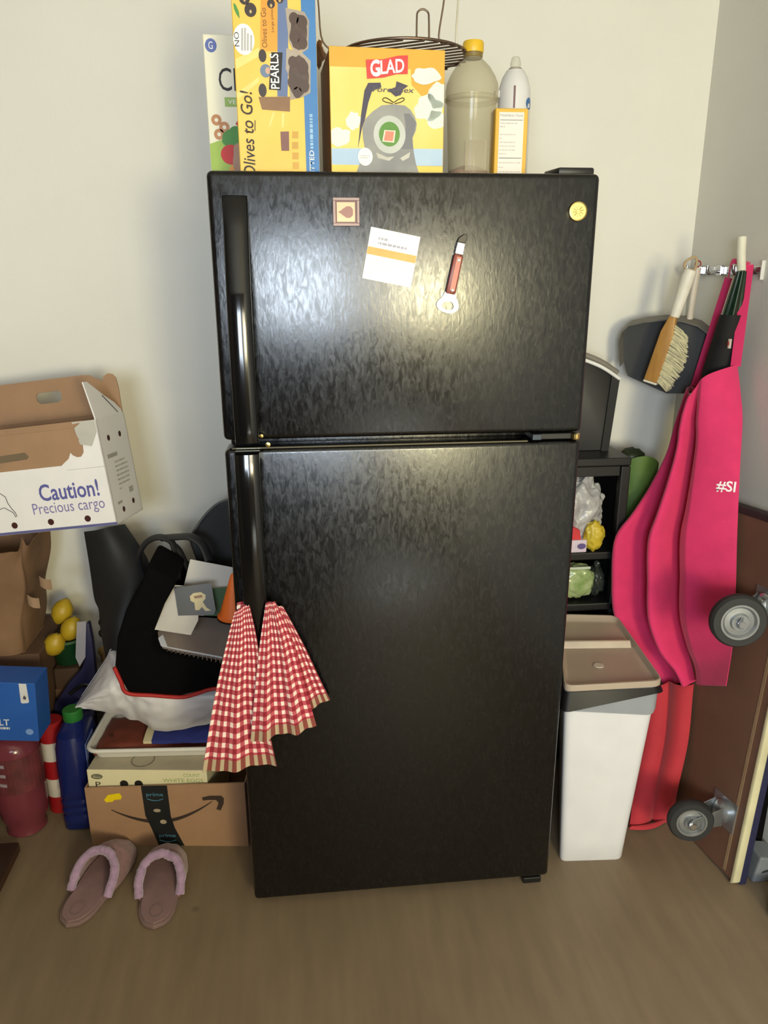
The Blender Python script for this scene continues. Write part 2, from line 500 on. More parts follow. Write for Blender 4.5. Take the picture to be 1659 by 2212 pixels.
# ------------------------------------------------------------------ things on the freezer door
DF = Frame((0, -0.0005, 0), (1, 0, 0), (0, 0, 1))
t = thing('fridge_magnet', 'small square framed magnet with a pear shape on the freezer door', 'magnet', (-.118, -.001, 1.604))
a0, a1, b0, b1 = -.1435, -.0935, 1.6035, 1.6535
link('frame', join(box(a0, a1, -.008, -.0008, b0, b0 + .005, .001), box(a0, a1, -.008, -.0008, b1 - .005, b1, .001),
                   box(a0, a0 + .005, -.008, -.0008, b0 + .005, b1 - .005, .001), box(a1 - .005, a1, -.008, -.0008, b0 + .005, b1 - .005, .001)),
     mat('magnet_frame_mauve', (168, 142, 136), 0.5), t)
link('picture', box(a0 + .005, a1 - .005, -.005, -.0008, b0 + .005, b1 - .005), mat('magnet_dark_mat', (128, 96, 92), 0.6), t)
link('picture_field', flat(DF, rect(a0 + .0075, a1 - .0085, b0 + .0075, b1 - .008), .0052), mat('magnet_peach', (232, 196, 158), 0.6), t)
pear = [(-.137 + .012 + x, 1.6285 + y) for x, y in [(-.009, 0), (-.004, .002), (.001, .006), (.008, .010), (.015, .0095), (.019, .005), (.0195, 0), (.019, -.006), (.014, -.0105), (.007, -.0105), (0, -.006), (-.004, -.003)]]
link('printed_pear', flat(DF, pear, .0056), mat('magnet_pear_brown', (160, 118, 108), 0.6), t)

# paper note
nf = Frame((-.0895, -.0006, 1.509), (cos(radians(-11)), 0, sin(radians(-11))), (-sin(radians(-11)), 0, cos(radians(-11))))
t = thing('paper_note', 'white paper note with an orange stripe stuck on the freezer door', 'note', (-.04, -.001, 1.50))
link('sheet', prism([nf.p(*q) for q in rect(0, .097, 0, .0955)], nf.n * .0012), mat('note_paper', (240, 236, 228), 0.7, var=0.03), t)
link('printed_stripe', flat(nf, rect(.0005, .0965, .046, .060), .0016), mat('note_orange', (246, 172, 96), 0.6), t)
link('printed_heading', text_me('NOTE', nf, .02, .072, .018, .008, .0017, bold=.02) if False else bars_text(nf, .018, .075, .065, .082, 2, .0017, 3, .5), mat('note_ink_grey', (176, 172, 184), 0.7), t)
link('printed_lines', bars_text(nf, .008, .085, .010, .040, 5, .0017, 5, .3), mat('note_ink_pale', (222, 216, 210), 0.7), t)

# bottle opener
of = Frame((.081, -.0008, 1.445), (cos(radians(-11.5)), 0, sin(radians(-11.5))), (-sin(radians(-11.5)), 0, cos(radians(-11.5))))
of.o = of.o + of.u * -.004
t = thing('bottle_opener', 'wood-handled bottle opener with pointed tip held to the freezer door', 'bottle opener', (.09, -.001, 1.45))
outer = [(.0, .036), (-.010, .036), (-.013, .026), (-.020, .017), (-.022, .010), (-.018, .002), (-.009, -.002), (.002, -.003), (.013, -.001), (.021, .006), (.022, .013), (.018, .022), (.013, .029), (.010, .036)]
inner = [(.0, .019), (-.005, .018), (-.009, .015), (-.012, .010), (-.010, .005), (-.004, .003), (.002, .0025), (.009, .004), (.013, .009), (.012, .013), (.009, .017), (.006, .019)]


def ring_plate(fr, outer, inner, t0, t1):
    n = 28

    def res(pl):
        P = [Vector((a, b, 0)) for a, b in pl]; return [(q.x, q.y) for q in spline(P, n, True)]
    o2, i2 = res(outer), res(inner)
    # match by angle round the hole centre
    ca, cb = sum(p[0] for p in i2) / n, sum(p[1] for p in i2) / n
    srt = lambda q: sorted(q, key=lambda p: atan2(p[1] - cb, p[0] - ca))
    o2, i2 = srt(o2), srt(i2)
    rings = [[fr.p(*q, t0) for q in o2], [fr.p(*q, t1) for q in o2], [fr.p(*q, t1) for q in i2], [fr.p(*q, t0) for q in i2], [fr.p(*q, t0) for q in o2]]
    return loft(rings, False)


STEEL = mat('brushed_steel', (214, 210, 200), 0.3, 0.9, var=0.05, scale=40)
link('opener_head', ring_plate(of, outer, inner, .001, .004), STEEL, t)
WOODR = mat('opener_wood_red', (112, 46, 34), 0.4, rgb2=(142, 66, 50), scale=30, stretch=(4, 4, .6))
wd = link('wooden_handle', prism([of.p(*q) for q in [(-.0098, .033), (.0098, .033), (.0092, .108), (-.0092, .108)]], of.n * .010, .003), WOODR, t, smooth=40)
link('handle_inlay', prism([of.p(a, b, .010) for a, b in [(-.0035, .040), (.0065, .040), (.006, .104), (-.003, .104)]], of.n * .0008), mat('opener_inlay', (196, 122, 104), 0.5), wd)
for b in (.041, .098):
    link('rivet', lathe([(.0032, 0), (.0032, .0014), (.0015, .002)], of.p(.002, b, .0105), of.n, 14), STEEL, wd)
link('bolster', prism([of.p(*q) for q in [(-.0092, .108), (.0092, .108), (.0085, .131), (-.0085, .131)]], of.n * .008, .002), CHROME, t)
link('pointed_tip', prism([of.p(*q) for q in [(-.0085, .131), (.0085, .131), (.010, .142), (.007, .148), (.002, .147), (-.006, .139)]], of.n * .006, .001), mat('opener_tip_dark', (34, 32, 30), 0.35, 0.7), t)

t = thing('fridge_magnet', 'round gold coin-like magnet in the upper right corner of the freezer door', 'magnet', (.333, -.001, 1.61))
link('disc', lathe([(.0185, 0), (.0185, .004), (.0175, .0055), (.016, .0058), (.0155, .0048), (.001, .0048)], (.3325, -.0008, 1.6315), (0, -1, 0), 32), BRASS, t, smooth=35)
link('printed_crest', join(*[tube([(.3325 + .011 * cos(k * .63 + .2) * q, -.0058, 1.6315 + .011 * sin(k * .63 + .2) * q) for q in (.3, 1)], .0006, 5) for k in range(10)]), mat('brass_dark', (146, 124, 70), 0.4, 0.9), t)

# ------------------------------------------------------------------ things on top of the refrigerator
ZF = 1.7002
KRAFT = mat('kraft_cardboard', (150, 118, 88), 0.85, var=0.08, scale=20, bump=0.1, bscale=200)
KRAFT_D = mat('cardboard_inside', (140, 104, 70), 0.9, var=0.08, scale=20)


def carton(name, label, cat, loc, rotz, w, d, h, m, b=.0015, group=None):
    """closed carton, local frame: front left bottom at the origin, front face towards -y"""
    t = thing(name, label, cat, loc, (0, 0, rotz), group)
    link('carton', box(0, w, 0, d, 0, h, b, 1), m, t, local=True)
    return t, Frame((0, 0, 0), (1, 0, 0), (0, 0, 1))


def pr(t, name, me, m, label=None):
    return link(name, me, m, t, local=True, label=label)


INK = mat('ink_black', (30, 24, 24), 0.6)
WHITE_P = mat('print_white', (240, 238, 230), 0.6, var=0.02)
# cereal box at the left
p = at_y(459, 363, .30)
t, f = carton('cereal_box', 'pale cereal box with green panel half hidden behind the yellow olives box', 'box', (-.394, .30, ZF), 0, .19, .055, .294, mat('cereal_cream', (232, 228, 205), 0.55, var=0.03))
pr(t, 'printed_green_panel', flat(f, [(.001, .001), (.12, .001), (.12, .095), (.055, .098), (.022, .092), (.001, .085)], .0005), mat('print_lime', (158, 186, 84), 0.6))
pr(t, 'printed_name', text_me('Cheerios', f, .028, .188, .16, .044, .0006, bold=.0), INK)
pr(t, 'printed_label', flat(f, rect(.038, .12, .158, .176), .0006), mat('print_green_label', (150, 178, 92), 0.6))
pr(t, 'printed_label_text', text_me('VEGGIE', f, .045, .163, .05, .009, .0012), WHITE_P)
pr(t, 'printed_emblem', flat(f, oval(.016, .273, .012, .013), .0006), mat('print_blue_emblem', (92, 108, 172), 0.6))
pr(t, 'printed_emblem_text', text_me('G', f, .011, .266, .009, .014, .0011), WHITE_P)
pr(t, 'printed_apple', flat(f, oval(.045, .064, .022, .020), .0012), mat('print_red', (196, 52, 50), 0.6))
pr(t, 'printed_leaf', flat(f, cloud(.062, .092, .030, .024, 2), .0010), mat('print_leaf_green', (74, 136, 62), 0.6))
pr(t, 'printed_bowl', flat(f, cloud(.085, .045, .035, .052, 3), .0016), mat('print_tan', (168, 132, 108), 0.6))
pr(t, 'printed_carrot', flat(f, oval(.052, .025, .014, .02), .0013), mat('print_orange', (222, 152, 72), 0.6))
pr(t, 'printed_heart', flat(f, [(.058, .125), (.070, .140), (.10, .142), (.10, .112), (.072, .110)], .0011), mat('print_red', (196, 52, 50), 0.6))
for k, (a, b) in enumerate([(.018, .132), (.034, .118), (.022, .104)]):
    pr(t, 'printed_ring', ring_plate(Frame(f.p(a, b), f.u, f.v), [(.011 * cos(q * pi / 4), .011 * sin(q * pi / 4)) for q in range(8)], [(.004 * cos(q * pi / 4), .004 * sin(q * pi / 4)) for q in range(8)], .0004, .0009), mat('print_oat', (190, 134, 92), 0.6))

# olives box standing on end
W, H = .157, .345
t, f = carton('olive_snack_box', 'tall yellow olives box with a blue edge standing on end on the refrigerator', 'box', (-.3195, .12, ZF), 0, W, .085, H, mat('olive_box_yellow', (230, 184, 66), 0.5, rgb2=(234, 196, 92), scale=6))


def pz(X, Y):
    L_ = 410 + 135 * Y / 2020; R_ = 1445 + 65 * Y / 2020
    return ((X - L_) / (R_ - L_) * W, 1.7135 - ZF + (2035 - Y) * .0001455)


def pp(*pts): return [pz(*q) for q in pts]


BLUE = mat('print_blue', (44, 108, 172), 0.5, rgb2=(66, 128, 186), scale=5)
pr(t, 'printed_blue_edge', flat(f, [(.830 * W, .0005), (W - .0005, .0005), (W - .0005, H - .0005), (.825 * W, H - .0005)], .0005), BLUE)
pr(t, 'printed_rays', flat(f, pp((470, 700), (760, 560), (760, 660), (480, 820)), .0004), mat('print_pale_yellow', (236, 204, 118), 0.5))
for q_ in (((880, 1500), (930, 1320), (960, 1320), (900, 1500)), ((1040, 1500), (1040, 1330), (1075, 1330), (1065, 1500)), ((490, 1100), (760, 900), (760, 960), (500, 1180))):
    pr(t, 'printed_rays', flat(f, pp(*q_), .0004), MATS['print_pale_yellow'])
pr(t, 'printed_orange_band', flat(f, pp((775, -200), (970, -200), (985, 600), (770, 600)), .0006), mat('print_amber', (222, 152, 44), 0.5))
pr(t, 'printed_band_text', join(text_me('Olives to Go', f, *pz(860, 560), .066, .010, .0012, rot=pi / 2), text_me('Large pitted', f, *pz(945, 380), .040, .006, .0012, rot=pi / 2)), mat('print_brown', (112, 76, 30), 0.6))
pr(t, 'printed_slate_band', flat(f, pp((980, -200), (1095, -200), (1115, 590), (1110, 1130), (985, 1130)), .0007), mat('print_slate', (92, 110, 150), 0.5))
DK = mat('print_dark_olive', (48, 34, 28), 0.5)
for X, Y, r in [(650, 135, 76), (575, 5, 70), (1005, 0, 50), (900, 60, 50)]:
    a, b = pz(X, Y); pr(t, 'printed_olive', flat(f, oval(a, b, r * .000146, r * .000155), .0010), DK)
    pr(t, 'printed_olive_gleam', flat(f, oval(a, b - .003, .0022, .003), .0014), mat('print_gleam', (190, 160, 110), 0.5))
for X, Y, rx, ry in [(800, 655, 50, 75), (805, 1060, 52, 80)]:
    a, b = pz(X, Y); pr(t, 'printed_olive', flat(f, oval(a, b, rx * .000146, ry * .000146), .0013), DK)
pr(t, 'printed_leaf', flat(f, pp((440, 60), (470, 80), (510, 160), (520, 240), (480, 190), (450, 130)), .0008), mat('print_leaf_green', (74, 136, 62), 0.6))
a, b = pz(572, 472); pr(t, 'printed_seal', flat(f, oval(a, b, .0198, .0262), .0009), WHITE_P)
pr(t, 'printed_seal_text', text_me('NO', f, *pz(520, 555), .024, .009, .0013, bold=.0, rot=pi / 2), INK)
pr(t, 'printed_seal_lines', join(*[flat(f, pp((X, 600), (X + 22, 600), (X + 22, Y), (X, Y)), .0013) for X, Y in ((540, 345), (575, 340), (610, 400), (650, 420))]), mat('ink_light_grey', (176, 172, 168), 0.6))
pr(t, 'printed_brand_plate', flat(f, pp((905, 612), (1045, 612), (1025, 1055), (882, 1050)), .0017), INK)
pr(t, 'printed_brand', text_me('PEARLS', f, *pz(1012, 1040), .0600, .0165, .0022, bold=.012, rot=pi / 2), WHITE_P)
a, b = pz(840, 830); pr(t, 'printed_roundel', flat(f, oval(a, b, .0105, .0115), .0012), mat('print_steel_blue', (98, 116, 140), 0.5))
a, b = pz(868, 828); pr(t, 'printed_roundel_centre', flat(f, oval(a, b, .005, .006), .0015), mat('print_rose', (190, 150, 128), 0.5))
CUP = mat('print_cup_clear', (162, 148, 132), 0.5); OLV = mat('print_olive_brown', (88, 66, 54), 0.5, rgb2=(66, 48, 40), scale=60)
pr(t, 'printed_cup', flat(f, pp((1090, 560), (1290, 610), (1390, 700), (1390, 1080), (1300, 1130), (1145, 1170), (1120, 880), (1085, 800)), .0010), CUP)
pr(t, 'printed_cup', flat(f, pp((1075, 100), (1310, 140), (1370, 240), (1360, 560), (1300, 600), (1180, 590), (1120, 480)), .0011), CUP)
pr(t, 'printed_olives', flat(f, [pz(1240 + 105 * q * cos(k * pi / 14), 375 + 205 * q * sin(k * pi / 14)) for k in range(28) for q in [1 + .12 * noise.noise(Vector((cos(k * pi / 14) * 2, sin(k * pi / 14) * 2, 1)))]][::-1], .0014), OLV)
pr(t, 'printed_olives', flat(f, [pz(1245 + 125 * q * cos(k * pi / 14), 880 + 245 * q * sin(k * pi / 14)) for k in range(28) for q in [1 + .2 * noise.noise(Vector((cos(k * pi / 14) * 2, sin(k * pi / 14) * 2, 5)))]][::-1], .0014), OLV)
for X, Y, r in [(1180, 220, 62), (1280, 260, 70), (1190, 430, 66), (1290, 500, 62), (1170, 720, 60), (1180, 960, 74), (1290, 780, 78), (1310, 1000, 70), (1230, 1080, 58)]:
    a, b = pz(X, Y); pr(t, 'printed_olive', flat(f, oval(a, b, r * .000146, r * .00017), .0018), mat('print_olive_mid', (74, 52, 42), 0.5))
pr(t, 'printed_tray', flat(f, pp((755, 1140), (1140, 1130), (1140, 1310), (800, 1290)), .0009), mat('print_brown_tray', (134, 96, 58), 0.5))
pr(t, 'printed_slogan', text_me('Olives to Go!', f, *pz(738, 2120), .1530, .0235, .0012, bold=.008, shear=.18, rot=pi / 2), mat('ink_brown_black', (52, 40, 24), 0.6))
pr(t, 'printed_underline', flat(f, pp((712, 1420), (722, 1420), (722, 1550), (712, 1550)), .0012), mat('ink_brown_black', (52, 40, 24), 0.6))
pr(t, 'printed_edge_text', text_me('PITTED', f, *pz(1448, 2110), .048, .0090, .0012, bold=.01, rot=pi / 2), WHITE_P)
pr(t, 'printed_edge_lines', bars_text(Frame(f.p(*pz(1432, 1760)), f.v, -f.u), 0, .062, 0, .0065, 1, .0012, 4, .9), mat('print_pale_blue', (150, 186, 216), 0.6))
pr(t, 'printed_icons', join(*[flat(f, pp((a_, b_), (a_ + 75, b_), (a_ + 75, b_ + 85), (a_, b_ + 85)), .0009) for a_, b_ in ((1170, 1550), (1170, 1680), (1175, 1810), (1180, 1930))]), mat('print_tan_icon', (206, 160, 74), 0.6))
pr(t, 'printed_small_pack', flat(f, pp((1025, 1555), (1130, 1550), (1135, 1790), (1040, 1790)), .0009), mat('print_mauve_brown', (132, 92, 84), 0.6))

# trash bag box
GW, GH, GD = .2285, .234, .20
t = thing('trash_bag_box', 'yellow trash bag box with red ribbon logo in the middle of the refrigerator top', 'box', (-.139, .12, ZF), (0, 0, radians(3)))
GY = mat('trash_box_yellow', (212, 160, 46), 0.5, var=0.04)
link('front_panel', box(0, GW, 0, .0025, 0, GH, .0006, 1), GY, t, local=True)
link('side_panel', box(0, .0025, .0025, GD, 0, GH - .004), mat('box_side_brown', (124, 88, 50), 0.7), t, local=True)
link('side_panel', box(GW - .0025, GW, .0025, GD, 0, GH - .004), mat('box_side_brown', (124, 88, 50), 0.7), t, local=True)
link('back_panel', box(.0025, GW - .0025, GD - .0025, GD, 0, GH - .004), KRAFT, t, local=True)
link('bottom_panel', box(.0025, GW - .0025, .0025, GD - .0025, 0, .0025), KRAFT, t, local=True)
link('top_panel', box(.003, GW - .003, .003, GD - .003, GH - .006, GH - .003), KRAFT, t, local=True)
# torn flap sticking up at the left
fl = [Vector((.0, .04, GH - .006)), Vector((-.004, .09, GH - .006)), Vector((-.006, .16, GH - .006))]
link('torn_flap', grid(lambda u, v: smooth_poly(fl, u) + Vector((-.010 * sin(v * 2), -.01 * v, .030 * v * (0.6 + 0.5 * sin(u * 3.0)) + .006 * noise.noise(Vector((u * 6, v * 3, 0))))), 12, 7, .0015), KRAFT, t, local=True)
f = Frame((0, 0, 0), (1, 0, 0), (0, 0, 1))


def gz(X, Y):
    u = (X - 158) / 1218.0; return (u * GW, .0135 + (1808 - Y) / (1808 - (450 + 90 * u)) * (GH - .0135))


def gp(*pts): return [gz(*q) for q in pts]


def gclip(pl): return [(min(max(a, .0008), GW - .0008), min(max(b, .0008), GH - .0008)) for a, b in pl]


pr(t, 'printed_sky', flat(f, gclip(gp((150, 1560), (1370, 1560), (1375, 880), (1290, 880), (1260, 960), (1130, 1000), (1020, 880), (1010, 720), (600, 690), (150, 665))), .0004), mat('print_light_yellow', (232, 210, 124), 0.5, rgb2=(228, 198, 92), scale=7))
CL = mat('print_cloud', (214, 224, 212), 0.55, var=0.05)
for a_, b_, ra, rb, s in [(250, 1430, 110, 95, 1), (400, 1250, 70, 90, 2), (1200, 1130, 140, 130, 3), (1310, 1000, 95, 130, 4), (1290, 1250, 90, 90, 5), (1170, 790, 150, 75, 6), (230, 1690, 80, 40, 7), (330, 1740, 90, 30, 8), (1240, 1790, 120, 30, 9)]:
    pr(t, 'printed_cloud', flat(f, gclip([gz(*q) for q in cloud(a_, b_, ra, rb, s)]), .0008), CL)
pr(t, 'printed_sea', flat(f, gclip(gp((150, 1740), (1370, 1740), (1370, 1555), (150, 1555))), .0010), mat('print_sea', (160, 186, 214), 0.5, rgb2=(178, 200, 218), scale=9))
pr(t, 'printed_sand', flat(f, gclip(gp((150, 1950), (1370, 1950), (1370, 1745), (150, 1738))), .0011), mat('print_sand', (242, 200, 84), 0.5))
NAVY_P = mat('print_navy', (64, 58, 78), 0.55)
pr(t, 'printed_bag_back', flat(f, gp((445, 1560), (480, 1200), (520, 930), (560, 850), (690, 850), (700, 900), (600, 940), (560, 1060), (520, 1250), (490, 1330)), .0012), NAVY_P)
pr(t, 'printed_bag_top', flat(f, gp((860, 840), (985, 890), (930, 930), (905, 985), (850, 1000), (770, 930), (850, 900)), .0013), NAVY_P)
BAG = mat('print_bag_grey', (150, 148, 142), 0.5, rgb2=(126, 126, 126), scale=14)
pr(t, 'printed_bag', flat(f, gclip(gp((400, 1940), (470, 1700), (520, 1560), (500, 1440), (495, 1330), (530, 1230), (600, 1160), (700, 1090), (830, 1080), (950, 1095), (1010, 1140), (1055, 1210), (1080, 1290), (1070, 1360), (1035, 1440), (1050, 1600), (1075, 1720), (1130, 1940))), .0015), BAG)
pr(t, 'printed_bag_fold', flat(f, gp((900, 1560), (1040, 1560), (1030, 1440), (1060, 1350), (1070, 1270), (1000, 1180), (940, 1180), (960, 1320), (950, 1470)), .0018), mat('print_bag_dark', (112, 112, 116), 0.5))
pr(t, 'printed_bag_light', join(flat(f, gp((640, 1600), (760, 1650), (840, 1640), (780, 1690), (660, 1660)), .0018), flat(f, gp((900, 1660), (1010, 1590), (1000, 1650), (930, 1690)), .0018)), mat('print_bag_pale', (186, 182, 170), 0.5))
bow = spline([f.p(*gz(X, Y), .0022) for X, Y in [(820, 1075), (740, 1055), (710, 1030), (740, 1010), (790, 1035), (830, 1060), (880, 1030), (930, 1015), (940, 1040), (890, 1065), (840, 1075)]], 30)
pr(t, 'printed_drawstring', tube(bow, .0008, 5), INK)
SE = mat('print_seal_grey', (190, 192, 184), 0.5)
pr(t, 'printed_seal', flat(f, oval(*gz(785, 1405), .0325, .0345), .0021), SE)
pr(t, 'printed_seal_disc', flat(f, oval(*gz(783, 1400), .0212, .0225), .0025), mat('print_seal_green', (84, 138, 44), 0.5))
pr(t, 'printed_seal_square', flat(f, gp((705, 1480), (832, 1492), (850, 1362), (728, 1355)), .0029), mat('print_seal_cream', (238, 214, 194), 0.5))
pr(t, 'printed_seal_mark', flat(f, gp((722, 1468), (818, 1478), (834, 1374), (742, 1366)), .0033), mat('print_seal_orange', (230, 130, 104), 0.5))
pr(t, 'printed_white_disc', flat(f, oval(*gz(521, 1648), .0150, .0165), .0025), WHITE_P)
pr(t, 'printed_white_disc_text', bars_text(Frame(f.p(*gz(465, 1670)), f.u, f.v), 0, .019, 0, .007, 2, .0029, 8, .4), mat('ink_light_grey', (176, 172, 168), 0.6))
pr(t, 'printed_product_name', text_me('ForceFlex', f, *gz(605, 945), .083, .0095, .0018, bold=.01, shear=.15), mat('ink_grey', (84, 80, 84), 0.6))
rf = Frame(f.p(*gz(545, 805)), Vector((cos(.11), 0, sin(.11))), Vector((-sin(.03), 0, cos(.03))))
pr(t, 'printed_logo_ribbon', flat(f, gp((548, 808), (720, 800), (860, 768), (978, 770), (980, 578), (870, 580), (720, 610), (538, 608)), .0022), mat('print_logo_red', (206, 48, 46), 0.45))
pr(t, 'printed_logo', text_me('GLAD', rf, .008, .0045, .0670, .0245, .0028, bold=.02), WHITE_P)
pr(t, 'printed_logo_initial', text_me('G', rf, .0075, .0015, .0195, .0295, .0029, bold=.012), WHITE_P)

# round wire rack lying upside down on the trash bag box
WIRE = mat('dark_wire', (128, 108, 94), 0.35, 0.9, var=0.1)
rc = Vector((.027, .292, 1.960)); RR = .136
t = thing('wire_rack', 'round dark wire rack with legs up lying on the yellow trash bag box', 'rack', (.027, .292, 1.94))
link('rim', tube([rc + Vector((RR * cos(a), RR * sin(a), 0)) for a in [2 * pi * k / 56 for k in range(56)]], .0030, 8, True), WIRE, t, smooth=60)
bd = Vector((.86, -.51, 0)).normalized(); bn = Vector((-bd.y, bd.x, 0))
for k in range(-6, 7):
    o = k * .0212; hl = sqrt(max(RR ** 2 - o ** 2, 0)) + .006
    link('bar', tube([rc + bn * o + bd * s * hl + Vector((0, 0, -.0042)) for s in (-1, 1)], .0019, 6), WIRE, t)
link('cross_bar', tube([rc + bn * s * RR + Vector((0, 0, -.016)) for s in (-1, 1)], .0026, 6), WIRE, t)
q0 = rc + Vector((.022, -RR + .004, 0))
link('loop_handle', tube(spline([q0 + Vector((-.0125, 0, 0)), q0 + Vector((-.012, .002, .035)), q0 + Vector((-.010, .003, .047)), q0 + Vector((0, .003, .052)), q0 + Vector((.010, .003, .047)), q0 + Vector((.012, .002, .035)), q0 + Vector((.0125, 0, 0))], 26), .0019, 7), WIRE, t, smooth=60)
for (px_, py_), (qx, qy), rimang, m_ in [((695, 84), (681, -60), 2.75, WIRE), ((948, 84), (967, -60), -.75, WIRE), ((985, 88), (993, -60), -.35, mat('pale_wire', (222, 214, 190), 0.35, 0.6))]:
    rp = rc + Vector((RR * cos(rimang), RR * sin(rimang), 0)); b_ = at_y(px_, py_, rp.y); e_ = at_y(qx, qy, rp.y)
    link('leg', tube(spline([rp, rp.lerp(b_, .5) + Vector((0, 0, -.003)), b_, b_.lerp(e_, .5), e_], 16), .0019, 7), m_, t, smooth=60)

def lz(pr_): return [(r, h * .972) for r, h in pr_]


# clear bottle with yellow cap
bx, by = .170, .25
t = thing('plastic_bottle', 'clear plastic bottle with a yellow cap standing beside the trash bag box', 'bottle', (bx, by, ZF))
PET = clear_mat('pet_plastic', (214, 208, 184), 0.30, 0.10)
prof = [(.030, 0), (.045, .002), (.0475, .010), (.049, .06), (.0515, .12), (.0535, .165), (.056, .178), (.0565, .192), (.0545, .206), (.048, .221), (.037, .238), (.026, .249), (.0195, .254), (.0185, .268)]
link('bottle_body', lathe(lz([(r, h) for r, h in prof]), (bx, by, ZF), seg=36), PET, t, smooth=50)
link('bottle_ring', lathe(lz([(.0535, .168), (.0575, .172), (.0575, .177), (.0545, .181)]), (bx, by, ZF), seg=36, caps=False), PET, t)
link('neck', lathe(lz([(.0185, .255), (.0205, .258), (.0205, .268)]), (bx, by, ZF), seg=24), mat('neck_olive', (128, 108, 58), 0.4), t)
link('cap', lathe(lz([(.0215, .266), (.0222, .268), (.0222, .284), (.0205, .288), (.0, .288)]), (bx, by, ZF), seg=28), mat('cap_yellow', (228, 184, 44), 0.4), t, smooth=40)
link('contents', lathe(lz([(.040, .004), (.044, .012), (.043, .03), (.020, .040), (.0, .043)]), (bx - .004, by, ZF), seg=20), mat('contents_pink_brown', (176, 122, 104), 0.7), t, smooth=60)
link('bottle_label', box(bx - .022, bx + .024, by - .0525, by - .0515, ZF + .025, ZF + .085), mat('bottle_label_pale', (190, 178, 150), 0.6), t)  # pale panel painted in for a reflection on the clear plastic
MATS['bottle_label_pale'].node_tree.nodes['Principled BSDF'].inputs['Alpha'].default_value = 0.35

# yellow carton and white bottle behind it
t, f = carton('yellow_carton', 'small yellow carton with a white nutrition panel at the right of the refrigerator top', 'box', (.2115, .20, ZF), 0, .0700, .045, .1465, mat('carton_yellow', (222, 172, 56), 0.5, var=0.04))
pr(t, 'printed_panel', flat(f, rect(.0080, .0610, .0005, .139), .0004), mat('panel_offwhite', (232, 224, 214), 0.6, var=0.02))
pr(t, 'printed_rules', join(flat(f, rect(.010, .059, .1235, .1245), .0008), flat(f, rect(.010, .059, .0500, .0512), .0008)), mat('ink_grey', (84, 80, 84), 0.6))
pr(t, 'printed_heading', text_me('Nutrition Facts', f, .010, .1305, .049, .0055, .0008, bold=.02), mat('ink_light_grey', (176, 172, 168), 0.6))
pr(t, 'printed_lines', join(bars_text(f, .010, .059, .108, .121, 2, .0008, 21, .4), bars_text(f, .010, .045, .055, .100, 6, .0008, 22, .3), bars_text(f, .010, .058, .010, .046, 4, .0008, 23, .25)), mat('ink_pale', (200, 190, 184), 0.6))
bx, by = .277, .305
t = thing('white_bottle', 'white bottle with a blue round mark standing behind the yellow carton', 'bottle', (bx, by, ZF))
WPL = mat('white_bottle_plastic', (212, 210, 208), 0.35, var=0.03)
link('bottle_body', lathe(lz([(.033, 0), (.036, .004), (.036, .150), (.0355, .20), (.034, .212), (.028, .232), (.019, .247)]), (bx, by, ZF), seg=32), WPL, t, smooth=40)
link('collar', lathe(lz([(.0135, .246), (.0145, .247), (.0145, .251), (.013, .252)]), (bx, by, ZF), seg=24), mat('collar_grey', (150, 140, 128), 0.4), t)
link('pump_tip', lathe(lz([(.011, .252), (.0115, .262), (.009, .272), (.007, .274)]), (bx, by, ZF), seg=20), clear_mat('tip_clear', (226, 224, 212), 0.4), t)
def wrap(a0_, a1_, z0_, z1_, r): return grid(lambda u, v: Vector((bx + r * sin(lerp(a0_, a1_, u)), by - r * cos(lerp(a0_, a1_, u)), ZF + lerp(z0_, z1_, v))), 8, 3)
link('printed_stripe', wrap(-.30, -.18, .160, .204, .0362), mat('stripe_maroon', (112, 78, 80), 0.5), t)
link('printed_blue_mark', mesh([Vector((bx + .0364 * sin(.85 + .30 * cos(k)), by - .0364 * cos(.85 + .30 * cos(k)), ZF + .171 + .012 * sin(k))) for k in [2 * pi * j / 24 for j in range(24)]], [tuple(range(24))]), mat('mark_blue', (60, 104, 160), 0.4), t)
link('side_lug', box(bx - .045, bx - .034, by - .008, by + .008, ZF + .185, ZF + .2005, .002), WPL, t)

# ------------------------------------------------------------------ left of the refrigerator: stacked boxes
t = thing('shipping_box', 'open brown shipping box with black tape and smile arrow on the floor', 'box', (-.838, .281, 0), (0, 0, radians(-6.9)))
AW, AD, AH = .436, .30, .199; th = .004
AMZ = mat('shipping_kraft', (166, 130, 102), 0.8, var=0.06, scale=14, bump=0.08, bscale=160)
link('front_panel', prism([(0, 0, 0), (AW, 0, 0), (AW, 0, AH + .008), (.30, 0, AH + .002), (.20, 0, AH - .003), (0, 0, AH - .012)], (0, th, 0)), AMZ, t, local=True)
link('side_panel', box(0, th, th, AD - th, 0, AH - .012), AMZ, t, local=True)
link('side_panel', box(AW - th, AW, th, AD - th, 0, AH), AMZ, t, local=True)
link('back_panel', box(0, AW, AD - th, AD, 0, AH - .012), AMZ, t, local=True)
link('bottom_panel', box(th, AW - th, th, AD - th, 0, th), AMZ, t, local=True)
f = Frame((0, 0, 0), (1, 0, 0), (0, 0, 1))
INKB = mat('ink_box_print', (58, 44, 38), 0.7)


